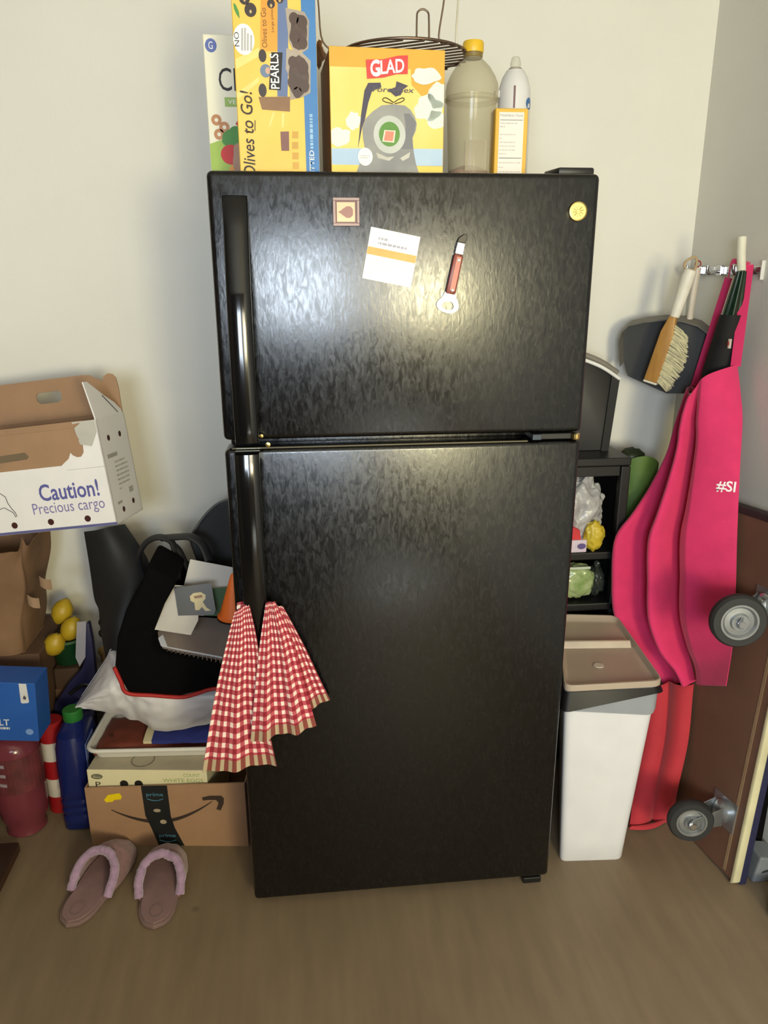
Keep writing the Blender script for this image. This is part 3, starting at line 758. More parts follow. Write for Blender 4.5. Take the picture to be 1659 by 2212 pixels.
def sm(tq):  # smile curve
    a = lerp(.066, .345, tq); return a, .118 - .052 * sin(pi * tq) ** 0.9 + .030 * tq
up = [(lambda q: (q[0], q[1] + .0015 + .0045 * sin(pi * min(1, k / 24 * 1.0))))(sm(k / 24)) for k in range(25)]
dn = [(lambda q: (q[0], q[1] - .0015 - .0045 * sin(pi * k / 24)))(sm(k / 24)) for k in range(25)]
pr(t, 'printed_smile', mesh([f.p(a, b, .0005) for a, b in up] + [f.p(a, b, .0005) for a, b in dn], [(k, 25 + k, 26 + k, k + 1) for k in range(24)]), INKB)
pr(t, 'printed_arrowhead', flat(f, [(.318, .160), (.340, .166), (.371, .166), (.378, .158), (.376, .140), (.366, .118), (.355, .122), (.362, .142), (.356, .152), (.335, .152), (.320, .150)], .0006), INKB)
TAPE = mat('black_tape', (34, 36, 38), 0.35, var=0.05)
tp = pr(t, 'tape', flat(f, [(.186, 0.001), (.258, .001), (.236, .06), (.228, .100), (.226, .198), (.155, .196), (.158, .100), (.172, .055)], .0009), TAPE)
BT = mat('tape_blue_print', (74, 128, 156), 0.5)
link('printed_tape_name', text_me('prime', f, .167, .160, .046, .014, .0013, bold=.015), BT, tp, local=True)
link('printed_tape_name', text_me('prime', f, .190, .026, .046, .014, .0013, bold=.015), BT, tp, local=True)
link('printed_tape_swoosh', tube([f.p(lerp(.168, .212, k / 10), .155 - .006 * sin(pi * k / 10), .0014) for k in range(11)], .0012, 5), BT, tp, local=True)
link('printed_tape_swoosh', tube([f.p(lerp(.190, .236, k / 10), .020 - .006 * sin(pi * k / 10), .0014) for k in range(11)], .0012, 5), BT, tp, local=True)
link('printed_tape_dot', flat(f, oval(.192, .117, .010, .0055), .0013), mat('tape_beige', (176, 160, 140), 0.6), tp, local=True)
link('printed_tape_dot', flat(f, oval(.206, .080, .009, .007), .0013), mat('tape_beige', (176, 160, 140), 0.6), tp, local=True)
pr(t, 'yellow_sticker', flat(f, [(.050, .150), (.062, .166), (.094, .172), (.100, .162), (.096, .152), (.078, .150), (.072, .144), (.055, .142)], .0009), mat('sticker_yellow', (252, 216, 20), 0.5))

# egg carton case standing in the shipping box
t = thing('egg_case', 'cream egg case with green lettering standing inside the open shipping box', 'box', (-.829, .291, .0045), (0, 0, radians(-6.9)))
EW, ED, EH = .326, .24, .231
t.location = Vector((-.838, .281, .0045)) + Matrix.Rotation(radians(-6.9), 3, 'Z') @ Vector((.007, .012, 0)); EM[t.name] = Matrix.LocRotScale(t.location, t.rotation_euler, None)
CREAM = mat('egg_case_cream', (226, 218, 182), 0.75, var=0.04)
link('carton', box(0, EW, 0, ED, 0, EH, .001, 1), CREAM, t, local=True)
link('lid_panel', box(.002, EW - .002, .002, ED - .002, EH, EH + .0015), mat('egg_case_lid_grey', (176, 166, 146), 0.8), t, local=True)
f = Frame((0, 0, 0), (1, 0, 0), (0, 0, 1))
for a in (.098, .138):
    pr(t, 'hand_hole', flat(f, oval(a, .188, .0115, .0115), .0005), mat('hole_dark', (20, 14, 10), 0.9))
GR = mat('egg_green_print', (142, 164, 104), 0.7)
pr(t, 'printed_count', text_me('COUNT', f, .262, .212, .045, .010, .0006), GR)
pr(t, 'printed_name', text_me('WHITE EGGS', f, .205, .194, .110, .012, .0006), GR)
pr(t, 'printed_oval', flat(f, oval(.026, .211, .016, .0085), .0006), mat('egg_print_grey', (112, 110, 92), 0.7))
pr(t, 'printed_oval_text', bars_text(f, .016, .036, .207, .215, 2, .001, 3, .4), CREAM)
pr(t, 'printed_letter', text_me('P', f, .020, .178, .014, .016, .0006), INK)
ft = Frame((0, 0, EH + .0016), (1, 0, 0), (0, 1, 0))
pr(t, 'printed_top_ring', ring_plate(Frame(ft.p(.140, .045, 0), ft.u, ft.v), [(.032 * cos(q * pi / 5), .032 * sin(q * pi / 5)) for q in range(10)], [(.029 * cos(q * pi / 5), .029 * sin(q * pi / 5)) for q in range(10)], .0002, .0006), mat('egg_print_grey', (112, 110, 92), 0.7))

# white tray with folded things in it
ZT0 = .238
t = thing('white_tray', 'shallow white plastic tray stacked on the egg case', 'tray', (-.62, .44, ZT0), (0, 0, radians(-4)))
TW, TD, TH = .42, .25, .030
WT = mat('tray_white', (222, 220, 216), 0.4, var=0.03)
def trr(w, d, r, z): return [Vector((a, b, z)) for a, b in rrect(w, d, r, 6)]
link('tray_body', loft([trr(TW - .03, TD - .03, .025, 0), trr(TW - .004, TD - .004, .03, TH), trr(TW - .012, TD - .012, .027, TH), trr(TW - .036, TD - .036, .022, .004)], True), WT, t, local=True, smooth=40)
link('rim', tube([Vector((a, b, TH)) for a, b in rrect(TW, TD, .032, 6)], .006, 8, True), WT, t, local=True, smooth=60)
M_RB = mat('leather_brick', (128, 62, 44), 0.6, rgb2=(108, 48, 34), scale=18, bump=0.2, bscale=80)
t = thing('folded_leather_case', 'brick red folded case lying in the white tray', 'case', (-.70, .43, ZT0 + .006), (0, 0, radians(-4)))
link('body', grid(lambda u, v: Vector((lerp(-.115, .22, u), lerp(-.098, .075, v), .012 + .020 * sin(pi * min(u * 1.6, 1)) ** .5 * sin(pi * v) ** .4 + .004 * noise.noise(Vector((u * 7, v * 5, 2))))), 24, 16, .010), M_RB, t, local=True)
link('snap', lathe([(.005, 0), (.005, .003), (.003, .004)], (-.075, -.055, .036), (0, -.3, 1), 14), mat('snap_dark', (56, 26, 20), 0.5), t, local=True)
t = thing('blue_pouch', 'shiny blue packet with a cream end lying in the white tray', 'packet', (-.585, .40, ZT0 + .040), (0, 0, radians(-4)))
link('pouch', grid(lambda u, v: Vector((lerp(-.075, .17, u), lerp(-.06, .06, v), .010 * sin(pi * v) + .003 * noise.noise(Vector((u * 8, v * 6, 5))))), 26, 12, .012), mat('pouch_blue', (58, 66, 138), 0.22, var=0.1, bump=0.25, bscale=40), t, local=True)
link('label_end', grid(lambda u, v: Vector((lerp(-.098, -.075, u), lerp(-.06, .06, v), .009 * sin(pi * v))), 4, 12, .010), mat('pouch_cream', (226, 214, 176), 0.5), t, local=True)

# white plastic sack on the tray
t = thing('white_plastic_sack', 'crumpled white plastic sack draped over the white tray', 'sack', (-.64, .42, .29))
PL = [(163, 1528), (195, 1478), (228, 1428), (244, 1404), (300, 1420), (380, 1425), (470, 1440)]
PB = [(163, 1529), (200, 1532), (255, 1545), (300, 1562), (345, 1577), (400, 1574), (470, 1560)]
def sack_front(u, v):
    a = smooth_poly([Vector((x, y, 0)) for x, y in PL], u); b = smooth_poly([Vector((x, y, 0)) for x, y in PB], u)
    q = b.lerp(a, v); yy = .335 - .075 * sin(pi * min(max(v, 0), 1)) ** .8 * (0.25 + .75 * min(u * 3, 1)) + .05 * v
    w = at_y(q.x, q.y, yy); k = Vector((u * 5, v * 3.2, 1.3))
    return w + Vector((0, -.012 * noise.noise(k) - .006 * noise.noise(k * 3.1), .004 * noise.noise(k * 2)))
WS = mat('sack_white', (214, 212, 218), 0.42, var=0.04, bump=0.35, bscale=28)
link('front_side', grid(sack_front, 46, 26, .002), WS, t)
def sack_back(u, v):
    a = sack_front(u, 1.0); b = sack_front(u, 0.0); m_ = b.lerp(a, v); return m_ + Vector((0, .012 + .16 * sin(pi * v) * min(u * 3, 1), 0))
link('back_side', grid(sack_back, 30, 14, .002), WS, t)

# black soft bag with red piping, full of papers
BF = mat('black_fabric', (9, 8, 9), 0.95, var=0.15, scale=40, bump=0.2, bscale=300, spec=0.1)
GP = mat('dark_grey_panel', (34, 34, 35), 0.6, var=0.1, scale=8)
t = thing('black_soft_bag', 'open black bag with grey side flaps and red piping on the white sack', 'bag', (-.60, .42, .45))
bp_ = [(318, 1222), (352, 1240), (382, 1258), (352, 1312), (333, 1360), (326, 1394), (352, 1416), (410, 1424), (487, 1430), (500, 1480), (452, 1490), (390, 1505), (330, 1502), (275, 1498), (247, 1442), (252, 1380), (272, 1318), (300, 1275)]
link('bag_body', prism([at_y(u, v, .270) for u, v in bp_], (0, .17, 0), .011, 3), BF, t, smooth=60)
link('red_piping', tube(spline([at_y(u, v, .272) for u, v in [(247, 1442), (261, 1472), (275, 1497), (330, 1502), (390, 1506), (420, 1500), (450, 1490), (480, 1486)]], 40), .0055, 8), mat('piping_red', (168, 34, 32), 0.6), t, smooth=60)
lo = [(190, 1148), (203, 1230), (212, 1292), (222, 1318), (226, 1360), (242, 1440)]
li = [(264, 1138), (300, 1188), (318, 1218), (316, 1270), (292, 1340), (272, 1432)]
def lpan(u, v):
    a = smooth_poly([Vector((x, y, 0)) for x, y in lo], v); b = smooth_poly([Vector((x, y, 0)) for x, y in li], v)
    q = a.lerp(b, u); return at_y(q.x, q.y, .60 - .17 * v - .05 * sin(pi * u))
link('side_flap', grid(lpan, 14, 22, .012), GP, t)
link('side_flap', prism([at_y(u, v, .58) for u, v in [(408, 1168), (440, 1118), (470, 1090), (500, 1078), (520, 1078), (520, 1300), (440, 1260)]], (0, .03, 0), .006), GP, t)
link('flap_edging', tube(spline([at_y(u, v, .578) for u, v in [(412, 1158), (440, 1116), (470, 1088), (505, 1075)]], 14), .0035, 6), mat('edging_grey', (96, 96, 98), 0.5), t)
def strap(pix, y, r, name='carry_strap'):
    link(name, tube(spline([at_y(u, v, y + dy) for u, v, dy in pix], 34), r, 10, sq=.45, up=(0, 1, 0)), mat('strap_dark', (40, 40, 42), 0.5), t, smooth=60)
strap([(318, 1262, .0), (304, 1225, 0), (302, 1196, 0), (318, 1170, 0), (345, 1160, 0), (372, 1172, 0), (380, 1205, -.02), (384, 1252, -.05)], .47, .017)
strap([(352, 1162, 0), (380, 1160, -.01), (412, 1160, -.02), (438, 1178, -.03), (452, 1212, -.05)], .48, .018)
strap([(376, 1178, 0), (388, 1190, 0), (400, 1215, -.01), (412, 1240, -.03)], .47, .016)
link('inner_lining', prism([at_y(u, v, .46) for u, v in [(318, 1222), (384, 1215), (480, 1240), (500, 1420), (330, 1420), (300, 1330)]], (0, .03, 0), .004), BF, t)
for v in (1345, 1368):
    link('buckle', blob(at_y(222, v, .47), .012, .010, .014, .15, 2, 3, 2), BLKM, t)

# papers in the bag
PAP = mat('paper_grey_white', (206, 202, 196), 0.8, var=0.03)
def card(name, label, cat, corners, y0, y1, thick, m, extra=None):
    """corners: pixel outline, depth runs from y0 at the lowest pixel to y1 at the highest"""
    vv = [c[1] for c in corners]; lo_, hi_ = max(vv), min(vv)
    # plane through three depth samples so that the sheet stays flat
    uu = [c[0] for c in corners]; um = sum(uu) / len(uu)
    A = at_y(um - 30, lo_, y0); B = at_y(um + 30, lo_, y0); D = at_y(um, hi_, y1); n_ = (B - A).cross(D - A).normalized()
    if n_.y > 0: n_ = -n_
    pts = [at_plane(u, v, A, n_) for u, v in corners]
    o = thing(name, label, cat, tuple(at_plane(um, lo_, A, n_)))
    link('sheet', prism(pts, -n_ * thick), m, o)
    return o, A, n_
nb = [(322, 1394), (338, 1366), (400, 1330), (520, 1340), (520, 1428), (478, 1423)]
o, A, n_ = card('spiral_notebook', 'grey spiral notebook lying in the mouth of the black bag', 'notebook', nb, .262, .40, .008, mat('notebook_cover', (150, 136, 126), 0.7, rgb2=(128, 112, 104), scale=9))
link('page_block', prism([at_plane(u, v, A, n_) + n_ * .0006 for u, v in [(325, 1392), (352, 1372), (362, 1398), (480, 1420), (480, 1423)]], n_ * .002), mat('page_white', (220, 222, 232), 0.6), o)
sp_ = [at_plane(lerp(352, 476, k / 13), lerp(1402, 1426, k / 13), A, n_) - n_ * .003 for k in range(14)]
for k in range(14):
    link('spiral_ring', tube([sp_[k] + Vector((0, .006 * cos(a), .006 * sin(a))) for a in [2 * pi * j / 10 for j in range(10)]], .0012, 5, True), CHROME, o)
o, A, n_ = card('sheet_of_paper', 'blank pale sheet standing behind the photo in the black bag', 'paper', [(411, 1208), (505, 1226), (500, 1330), (380, 1330), (396, 1270)], .36, .41, .0015, PAP)
o, A, n_ = card('green_card', 'dark green card tucked beside the orange cone in the black bag', 'card', [(445, 1272), (512, 1268), (505, 1332), (440, 1330)], .335, .355, .002, mat('card_green', (46, 84, 44), 0.6))
o, A, n_ = card('envelope', 'white envelope lying on the notebook in the black bag', 'envelope', [(372, 1263), (432, 1268), (428, 1340), (412, 1372), (334, 1360)], .275, .335, .003, mat('envelope_white', (196, 190, 184), 0.7))
o, A, n_ = card('photograph', 'small dark photo print of a pale ceramic piece in the black bag', 'photo', [(377, 1270), (456, 1259), (466, 1318), (462, 1328), (385, 1330)], .295, .32, .002, mat('photo_dark', (66, 55, 50), 0.4, rgb2=(48, 50, 38), scale=12))
pa = [at_plane(u, v, A, n_) + n_ * .0005 for u, v in [(410, 1288), (418, 1281), (434, 1279), (444, 1285), (444, 1293), (438, 1300), (446, 1312), (456, 1319), (444, 1320), (436, 1311), (430, 1318), (422, 1318), (420, 1302), (412, 1298)]]
link('printed_shape', mesh(pa, [tuple(range(len(pa)))]), mat('photo_cream', (208, 192, 146), 0.5), o)
b_ = [at_plane(u, v, A, n_) + n_ * .0010 for u, v in [(418, 1288), (436, 1285), (438, 1290), (421, 1293)]]
link('printed_shape_hollow', mesh(b_, [(0, 1, 2, 3)]), mat('photo_brown', (140, 104, 74), 0.5), o)
cb = at_y(503, 1333, .315)
t = thing('orange_cone', 'bright orange cone standing in the black bag against the refrigerator side', 'cone', tuple(cb))
OR = mat('cone_orange', (246, 118, 40), 0.55, var=0.08)
link('cone_body', lathe([(.037, .004), (.034, .010), (.006, .118), (.003, .122)], cb, (.06, 0, 1), 28), OR, t, smooth=40)
link('cone_base', lathe([(.038, 0), (.040, .002), (.040, .006), (.037, .008)], cb, (.06, 0, 1), 28), OR, t)
link('printed_mark', grid(lambda u, v: cb + Vector(((.0265 - .014 * v + .0012) * sin(lerp(-.55, -.05, u)), -(.0265 - .014 * v + .0012) * cos(lerp(-.55, -.05, u)), .022 + .05 * v)), 6, 4), mat('cone_dark_print', (196, 78, 24), 0.6), t)
link('base_pad', lathe([(.039, -.004), (.041, -.003), (.041, 0)], cb, (.06, 0, 1), 28), BLKM, t)

# ------------------------------------------------------------------ pet carrier
t = thing('pet_carrier_box', 'open white cardboard pet carrier reading Caution Precious cargo at left', 'box', (-.682, .32, .921), (0, 0, 0))
RC = Matrix.Rotation(radians(-11.55), 3, 'Z') @ Matrix.Rotation(radians(-3.42), 3, 'X') @ Matrix.Rotation(radians(-7.05), 3, 'Y')
t.rotation_euler = RC.to_euler(); EM[t.name] = Matrix.Translation((-.682, .32, .921)) @ RC.to_4x4()
CW, CH, CD = .42, .2635, .1575; k_ = .003
# printed blank: white outside, kraft inside -> two skins
CWH = mat('carrier_white', (232, 228, 226), 0.6, var=0.03); CKR = mat('carrier_kraft', (160, 126, 96), 0.85, var=0.06, scale=16)
def panel(name, o_, u_, v_, w, h, outer_, inner_, holes=(), parent=t):
    """two-skin board; outer face looks along u x v"""
    fr = Frame(o_, u_, v_)
    a = link(name, prism([fr.p(*q) for q in rect(0, w, 0, h)], -fr.n * .0012), outer_, parent, local=True)
    link('inner_skin', prism([fr.p(*q, -.0014) for q in rect(0, w, 0, h)], -fr.n * .0014), inner_, a, local=True)
    for (x, y, r) in holes:
        link('air_hole', flat(fr, oval(x, y, r), .0004), mat('hole_maroon', (62, 26, 20), 0.9), a, local=True)
    return a, fr
a, ff = panel('front_panel', (-CW, 0, 0), (1, 0, 0), (0, 0, 1), CW, CH, CWH, CKR, [(CW - .074, .0225, .0082), (CW - .172, .023, .0082), (CW - .270, .023, .0082)])
PUR = mat('carrier_purple_print', (92, 92, 156), 0.6); PUL = mat('carrier_lilac_print', (128, 120, 170), 0.6)
link('printed_caution', text_me('Caution!', ff, CW - .186, .0770, .157, .0430, .0006, bold=.016), PUR, a, local=True)
link('printed_precious', text_me('Precious cargo', ff, CW - .212, .0365, .190, .0370, .0006), PUL, a, local=True)
dg = [(-.262, .122), (-.248, .110), (-.236, .098), (-.234, .082), (-.228, .066), (-.222, .056), (-.2205, .046), (-.2235, .044), (-.2265, .056), (-.236, .064), (-.244, .071), (-.255, .068), (-.268, .062), (-.30, .060)]
link('printed_dog_outline', tube([ff.p(CW + x * 1.17, z, .0006) for x, z in dg], .0009, 5), mat('ink_grey', (84, 80, 84), 0.6), a, local=True)
link('printed_dog_back', tube([ff.p(CW + x, z, .0006) for x, z in [(-.36, .095), (-.322, .096), (-.300, .098), (-.290, .112)]], .0008, 5), mat('ink_grey', (84, 80, 84), 0.6), a, local=True)
link('printed_rule', flat(ff, rect(0, CW, 0.0005, .007), .0005), mat('carrier_blue_edge', (92, 92, 140), 0.6), a, local=True)
link('crease', flat(ff, rect(CW - .10, CW, .148, .149), .0005), mat('ink_light_grey', (176, 172, 168), 0.6), a, local=True)
a, sf = panel('side_panel', (0, 0, 0), (0, 1, 0), (0, 0, 1), CD, CH, CWH, CKR, [(.045, .212, .0075), (.110, .213, .0075), (.050, .028, .0072), (.112, .036, .0072)])
SG = mat('carrier_side_ink', (172, 168, 160), 0.7)
link('printed_lines', bars_text(sf, .05, .12, .075, .155, 7, .0005, 31, .35), SG, a, local=True)
link('printed_block', join(flat(sf, rect(.020, .075, .163, .173), .0005), flat(sf, rect(.100, .125, .060, .075), .0005), flat(sf, rect(.024, .05, .045, .052), .0005)), SG, a, local=True)
a, lf = panel('side_panel', (-CW, CD, 0), (0, -1, 0), (0, 0, 1), CD, CH, CWH, CKR)
a, bf_ = panel('back_panel', (0, CD, 0), (-1, 0, 0), (0, 0, 1), CW, CH, CWH, CKR)
for x, z in ((.085, .225), (.158, .225)):
    link('light_hole', prism([(-x - q[0], CD - .0030, z + q[1]) for q in oval(0, 0, .006, .007, 12)], (0, -.0008, 0)), mat('hole_light', (238, 236, 230), 0.6), a, local=True)
link('bottom_panel', box(-CW, 0, 0, CD, 0, .002), CWH, t, local=True)
# front flap folded outwards and down
x = lambda px_: -px_
FH = .105
def shp(pts): return pts
ffl = [(-CW, 0), (-.056, 0), (-.056, -.012), (-.050, -.030), (-.046, -.046), (-.048, -.062), (-.056, -.0715), (-.066, -.072), (-.076, -.066), (-.081, -.058), (-.090, -.074), (-.105, -.084), (-.118, -.094), (-.20, -.094), (-CW, -.094)]
fd = Frame((0, -.008, CH - .014), (1, 0, 0), (0, -.09, 1))
fo = link('front_flap', prism([fd.p(a_, b_) for a_, b_ in ffl], -fd.n * .003), CKR, t, local=True)
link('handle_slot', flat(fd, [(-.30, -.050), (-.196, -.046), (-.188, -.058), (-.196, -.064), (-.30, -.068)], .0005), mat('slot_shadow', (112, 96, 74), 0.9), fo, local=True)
link('fold_lip', prism([(-CW, -.0075, CH - .0145), (-.056, -.0075, CH - .0145), (-.032, 0.0, CH), (-CW, 0, CH)], (0, -.0015, .0015)), CKR, t, local=True)
link('inner_tuck', prism([(-.060, -.003, CH), (-.004, -.001, CH), (-.004, -.002, CH - .03), (-.022, -.004, CH - .062), (-.05, -.004, CH - .055)], (0, -.0015, 0)), mat('carrier_grey_tuck', (186, 182, 172), 0.7), t, local=True)
# back flap standing up with carry slot
bk = [(-CW, 0), (-.002, 0), (-.004, .062), (-.008, .090), (-.016, .100), (-.028, .103), (-.040, .097), (-.046, .084), (-.080, .104), (-.098, .106), (-CW, .106)]
sl = [(-.232, .052), (-.222, .044), (-.172, .044), (-.163, .050), (-.163, .068), (-.170, .074), (-.226, .074), (-.233, .068)]
bkf = Frame((0, CD, CH), (1, 0, 0), (0, .16, 1))
def holed(fr, outer_, hole, th_):
    """plate with one slot: bridge the hole with a keyhole cut"""
    bm = bmesh.new(); o_ = [bm.verts.new(fr.p(*q)) for q in outer_]; h_ = [bm.verts.new(fr.p(*q)) for q in hole]
    es = [bm.edges.new((o_[i], o_[(i + 1) % len(o_)])) for i in range(len(o_))] + [bm.edges.new((h_[i], h_[(i + 1) % len(h_)])) for i in range(len(h_))]
    r = bmesh.ops.triangle_fill(bm, use_beauty=True, use_dissolve=False, edges=es)
    fs = [g for g in r['geom'] if isinstance(g, bmesh.types.BMFace)]
    ex = bmesh.ops.extrude_face_region(bm, geom=fs)
    for v in [g for g in ex['geom'] if isinstance(g, bmesh.types.BMVert)]: v.co += fr.n * th_
    bmesh.ops.recalc_face_normals(bm, faces=bm.faces)
    me = bpy.data.meshes.new('m'); bm.to_mesh(me); bm.free(); return me
link('back_flap', holed(bkf, bk, sl, .003), CKR, t, local=True)
sd = [(.0, .0), (.150, .0), (.150, .008), (.128, .030), (.092, .050), (.030, .092), (.010, .093)]
sdf = Frame((0, 0, CH), (0, 1, 0), (-.20, 0, 1))
fo = link('side_flap', prism([sdf.p(*q) for q in sd], -sdf.n * .003), CWH, t, local=True)
link('cut_slit', flat(sdf, [(.075, .052), (.079, .054), (.128, .004), (.124, .003)], .0005), mat('ink_grey', (84, 80, 84), 0.6), fo, local=True)

# ------------------------------------------------------------------ far left pile
t = thing('cardboard_carton', 'plain dark brown cardboard carton behind the pile under the paper bag', 'box', (-1.15, .56, 0))
DKC = mat('carton_dark', (92, 66, 48), 0.85, var=0.08)
link('carton', box(-1.40, -.985, .50, .76, 0, .485, .002, 1), DKC, t)
link('packing_tape', box(-1.40, -.985, .4985, .50, .22, .26), mat('tape_brown', (120, 88, 56), 0.4), t)
# paper bag
t = thing('paper_bag', 'crumpled brown paper bag below the white pet carrier at the left edge', 'bag', (-1.17, .60, .485))
PB_ = mat('paper_bag_kraft', (136, 104, 76), 0.85, rgb2=(116, 86, 62), scale=7, bump=0.5, bscale=14)
def pbag(u, v):
    a = 2 * pi * u; w = lerp(.30, .34, v); d = lerp(.22, .24, v)
    x_ = math.copysign(abs(cos(a)) ** .35, cos(a)) * w / 2; y_ = math.copysign(abs(sin(a)) ** .35, sin(a)) * d / 2
    k = Vector((cos(a) * 1.5, sin(a) * 1.5, v * 2.5)); top = .335 + .045 * noise.noise(Vector((cos(a) * 2, sin(a) * 2, 9))) - .02 * (x_ < 0)
    lean = .03 * v
    return Vector((-1.165 + x_ * (1 + .14 * noise.noise(k)) + lean, .615 + y_ * (1 + .18 * noise.noise(k + Vector((3, 1, 0)))) - .03 * v, .4865 + top * v))
link('bag_walls', grid(pbag, 72, 24, .002), PB_, t)
link('bag_bottom', box(-1.305, -1.025, .510, .685, .4865, .4885), PB_, t)
for (u, v) in ((98, 1255), (72, 1295)):
    q = at_y(u, v, .470); link('torn_edge', grid(lambda a, b: q + Vector((.030 * (a - .5), -.008 * sin(pi * a), .030 * (b - .5) - .012 * a)), 6, 5, .0012), mat('torn_paper', (150, 122, 96), 0.9), t)

# blue salt box on the pink bottles
t = thing('blue_salt_box', 'bright blue salt box with white lettering at the left edge', 'box', (-1.047, .305, .335), (0, radians(4), radians(-3)))
SB = mat('salt_blue', (34, 84, 168), 0.5, rgb2=(42, 96, 180), scale=6)
link('carton', box(-.10, .104, 0, .09, 0, .174, .002, 1), SB, t, local=True)
f = Frame((0, 0, 0), (1, 0, 0), (0, 0, 1))
SWH = mat('salt_white', (216, 216, 220), 0.6)
link('printed_name', text_me('SALT', f, -.022, .047, .054, .019, .0006, bold=.012), SWH, t, local=True)
link('printed_subtitle', bars_text(f, -.02, .032, .035, .043, 1, .0006, 6, .8), SWH, t, local=True)
link('printed_tag', flat(f, [(.066, .118), (.070, .115), (.084, .117), (.087, .121), (.083, .1735), (.064, .1735)], .0006), SWH, t, local=True)
link('printed_drop', flat(f, [(.076, .140), (.072, .132), (.074, .127), (.079, .127), (.081, .132)], .0010), mat('ink_grey', (84, 80, 84), 0.6), t, local=True)
link('printed_badge', flat(f, oval(.082, .030, .010, .009), .0006), mat('salt_pale', (120, 152, 208), 0.6), t, local=True)

# pink drink bottles
PK = clear_mat('pink_drink', (132, 62, 74), 0.72, 0.15)
PKC = mat('bottle_cap_red', (140, 30, 36), 0.5)
for bx_, by_, lab in ((-1.045, .385, 'pink drink bottle under the blue salt box, nearest the striped can'), (-1.185, .375, 'pink drink bottle at the far left under the blue salt box')):
    t = thing('drink_bottle', lab, 'bottle', (bx_, by_, 0), group=None)
    link('bottle_body', lathe([(.040, 0), (.055, .003), (.050, .02), (.062, .05), (.066, .09), (.066, .26), (.060, .285), (.040, .305), (.022, .316)], (bx_, by_, 0), seg=32), PK, t, smooth=50)
    link('bottle_label', lathe([(.0672, .15), (.0672, .26)], (bx_, by_, 0), seg=32, caps=False), mat('drink_label', (120, 56, 62), 0.5, rgb2=(84, 40, 44), scale=20), t)
    for k in range(3):
        link('printed_line', grid(lambda u, v: Vector((bx_ + .0678 * sin(lerp(-1.2, -.1, u)), by_ - .0678 * cos(lerp(-1.2, -.1, u)), .238 - k * .03 + .010 * v)), 8, 2), mat('label_ink_pale', (150, 140, 150), 0.6), t)
    link('cap', lathe([(.022, .314), (.024, .316), (.024, .330), (.021, .333), (0, .333)], (bx_, by_, 0), seg=20), PKC, t)

# striped can
sc = Vector((-.995, .565, 0)); 
t = thing('striped_can', 'red and white striped can on the floor beside the blue jug', 'can', tuple(sc))
SR = mat('stripe_red', (164, 22, 30), 0.5); SW = mat('stripe_white', (216, 208, 200), 0.5)
sc = Vector((-.969, .460, 0)); t.location = sc; EM[t.name] = Matrix.Translation(sc)
zz = [0, .055, .115, .175, .235, .285]
for k in range(5):
    link('red_band' if k % 2 == 0 else 'white_band', lathe([(.0335, zz[k]), (.0335, zz[k + 1])], sc, (.0, .0, 1), 28), SR if k % 2 == 0 else SW, t, smooth=40)
link('lid', lathe([(.0345, .285), (.0345, .292), (.031, .295), (0, .295)], sc, (0, 0, 1), 28), SR, t)

# blue jug
JB = mat('jug_blue', (20, 32, 92), 0.22, var=0.08, spec=0.6)
t = thing('blue_jug', 'dark blue plastic jug with a green cap left of the shipping box', 'jug', (-.888, .43, 0))
def jr(w, d, r, z): return [Vector((-.890 + a, .425 + b, z)) for a, b in rrect(w, d, r, 5)]
rings = [jr(.072, .15, .02, 0), jr(.084, .17, .025, .008), jr(.085, .172, .026, .03)]
for z in (.045, .070, .095): rings += [jr(.085, .172, .026, z), jr(.078, .165, .026, z + .006), jr(.078, .165, .026, z + .010), jr(.085, .172, .026, z + .016)]
rings += [jr(.085, .172, .03, .13), jr(.088, .172, .036, .20), jr(.086, .17, .040, .26), jr(.070, .15, .034, .295), jr(.05, .06, .024, .312), jr(.044, .046, .021, .318)]
link('jug_body', loft(rings), JB, t, smooth=40)
link('cap', lathe([(.026, .316), (.027, .318), (.027, .345), (.024, .348), (0, .348)], (-.89, .425, 0), (0, 0, 1), 22), mat('cap_green', (36, 110, 44), 0.5), t, smooth=40)
link('jug_handle', tube(spline([(-.89, .49, .26), (-.89, .50, .30), (-.89, .47, .335), (-.89, .445, .33)], 14), .009, 8), JB, t)
link('jug_label', box(-.8478, -.8465, .36, .44, .19, .27), mat('jug_label_blue', (120, 136, 196), 0.5), t)

# navy folded bag standing by the wall
NV = mat('navy_plastic', (30, 30, 66), 0.5, var=0.15)
t = thing('navy_bundle', 'navy folded bundle with a pointed upright standing behind the blue jug', 'bundle', (-.93, .55, 0))
oy = .535
o3 = [at_y(u, v, oy) for u, v in [(187, 1346), (192, 1348), (199, 1384), (206, 1452), (206, 1500), (200, 1560)]] + [Vector((-.885, oy, 0)), Vector((-.962, oy, 0))] + [at_y(u, v, oy) for u, v in [(112, 1570), (118, 1520), (150, 1474), (176, 1446), (184, 1420), (184, 1352)]]
link('bundle_body', prism(o3, (0, .025, 0), .004), NV, t, smooth=40)
link('clear_sleeve', prism([at_y(u, v, oy - .006) for u, v in [(166, 1344), (186, 1343), (184, 1420), (172, 1440), (163, 1420)]], (0, .004, 0)), clear_mat('sleeve_clear', (214, 212, 226), 0.35, 0.3), t)
link('strap', tube(spline([at_y(u, v, oy - .004) for u, v in [(150, 1500), (180, 1480), (212, 1490)]], 10), .006, 6, sq=.4), BLKM, t)

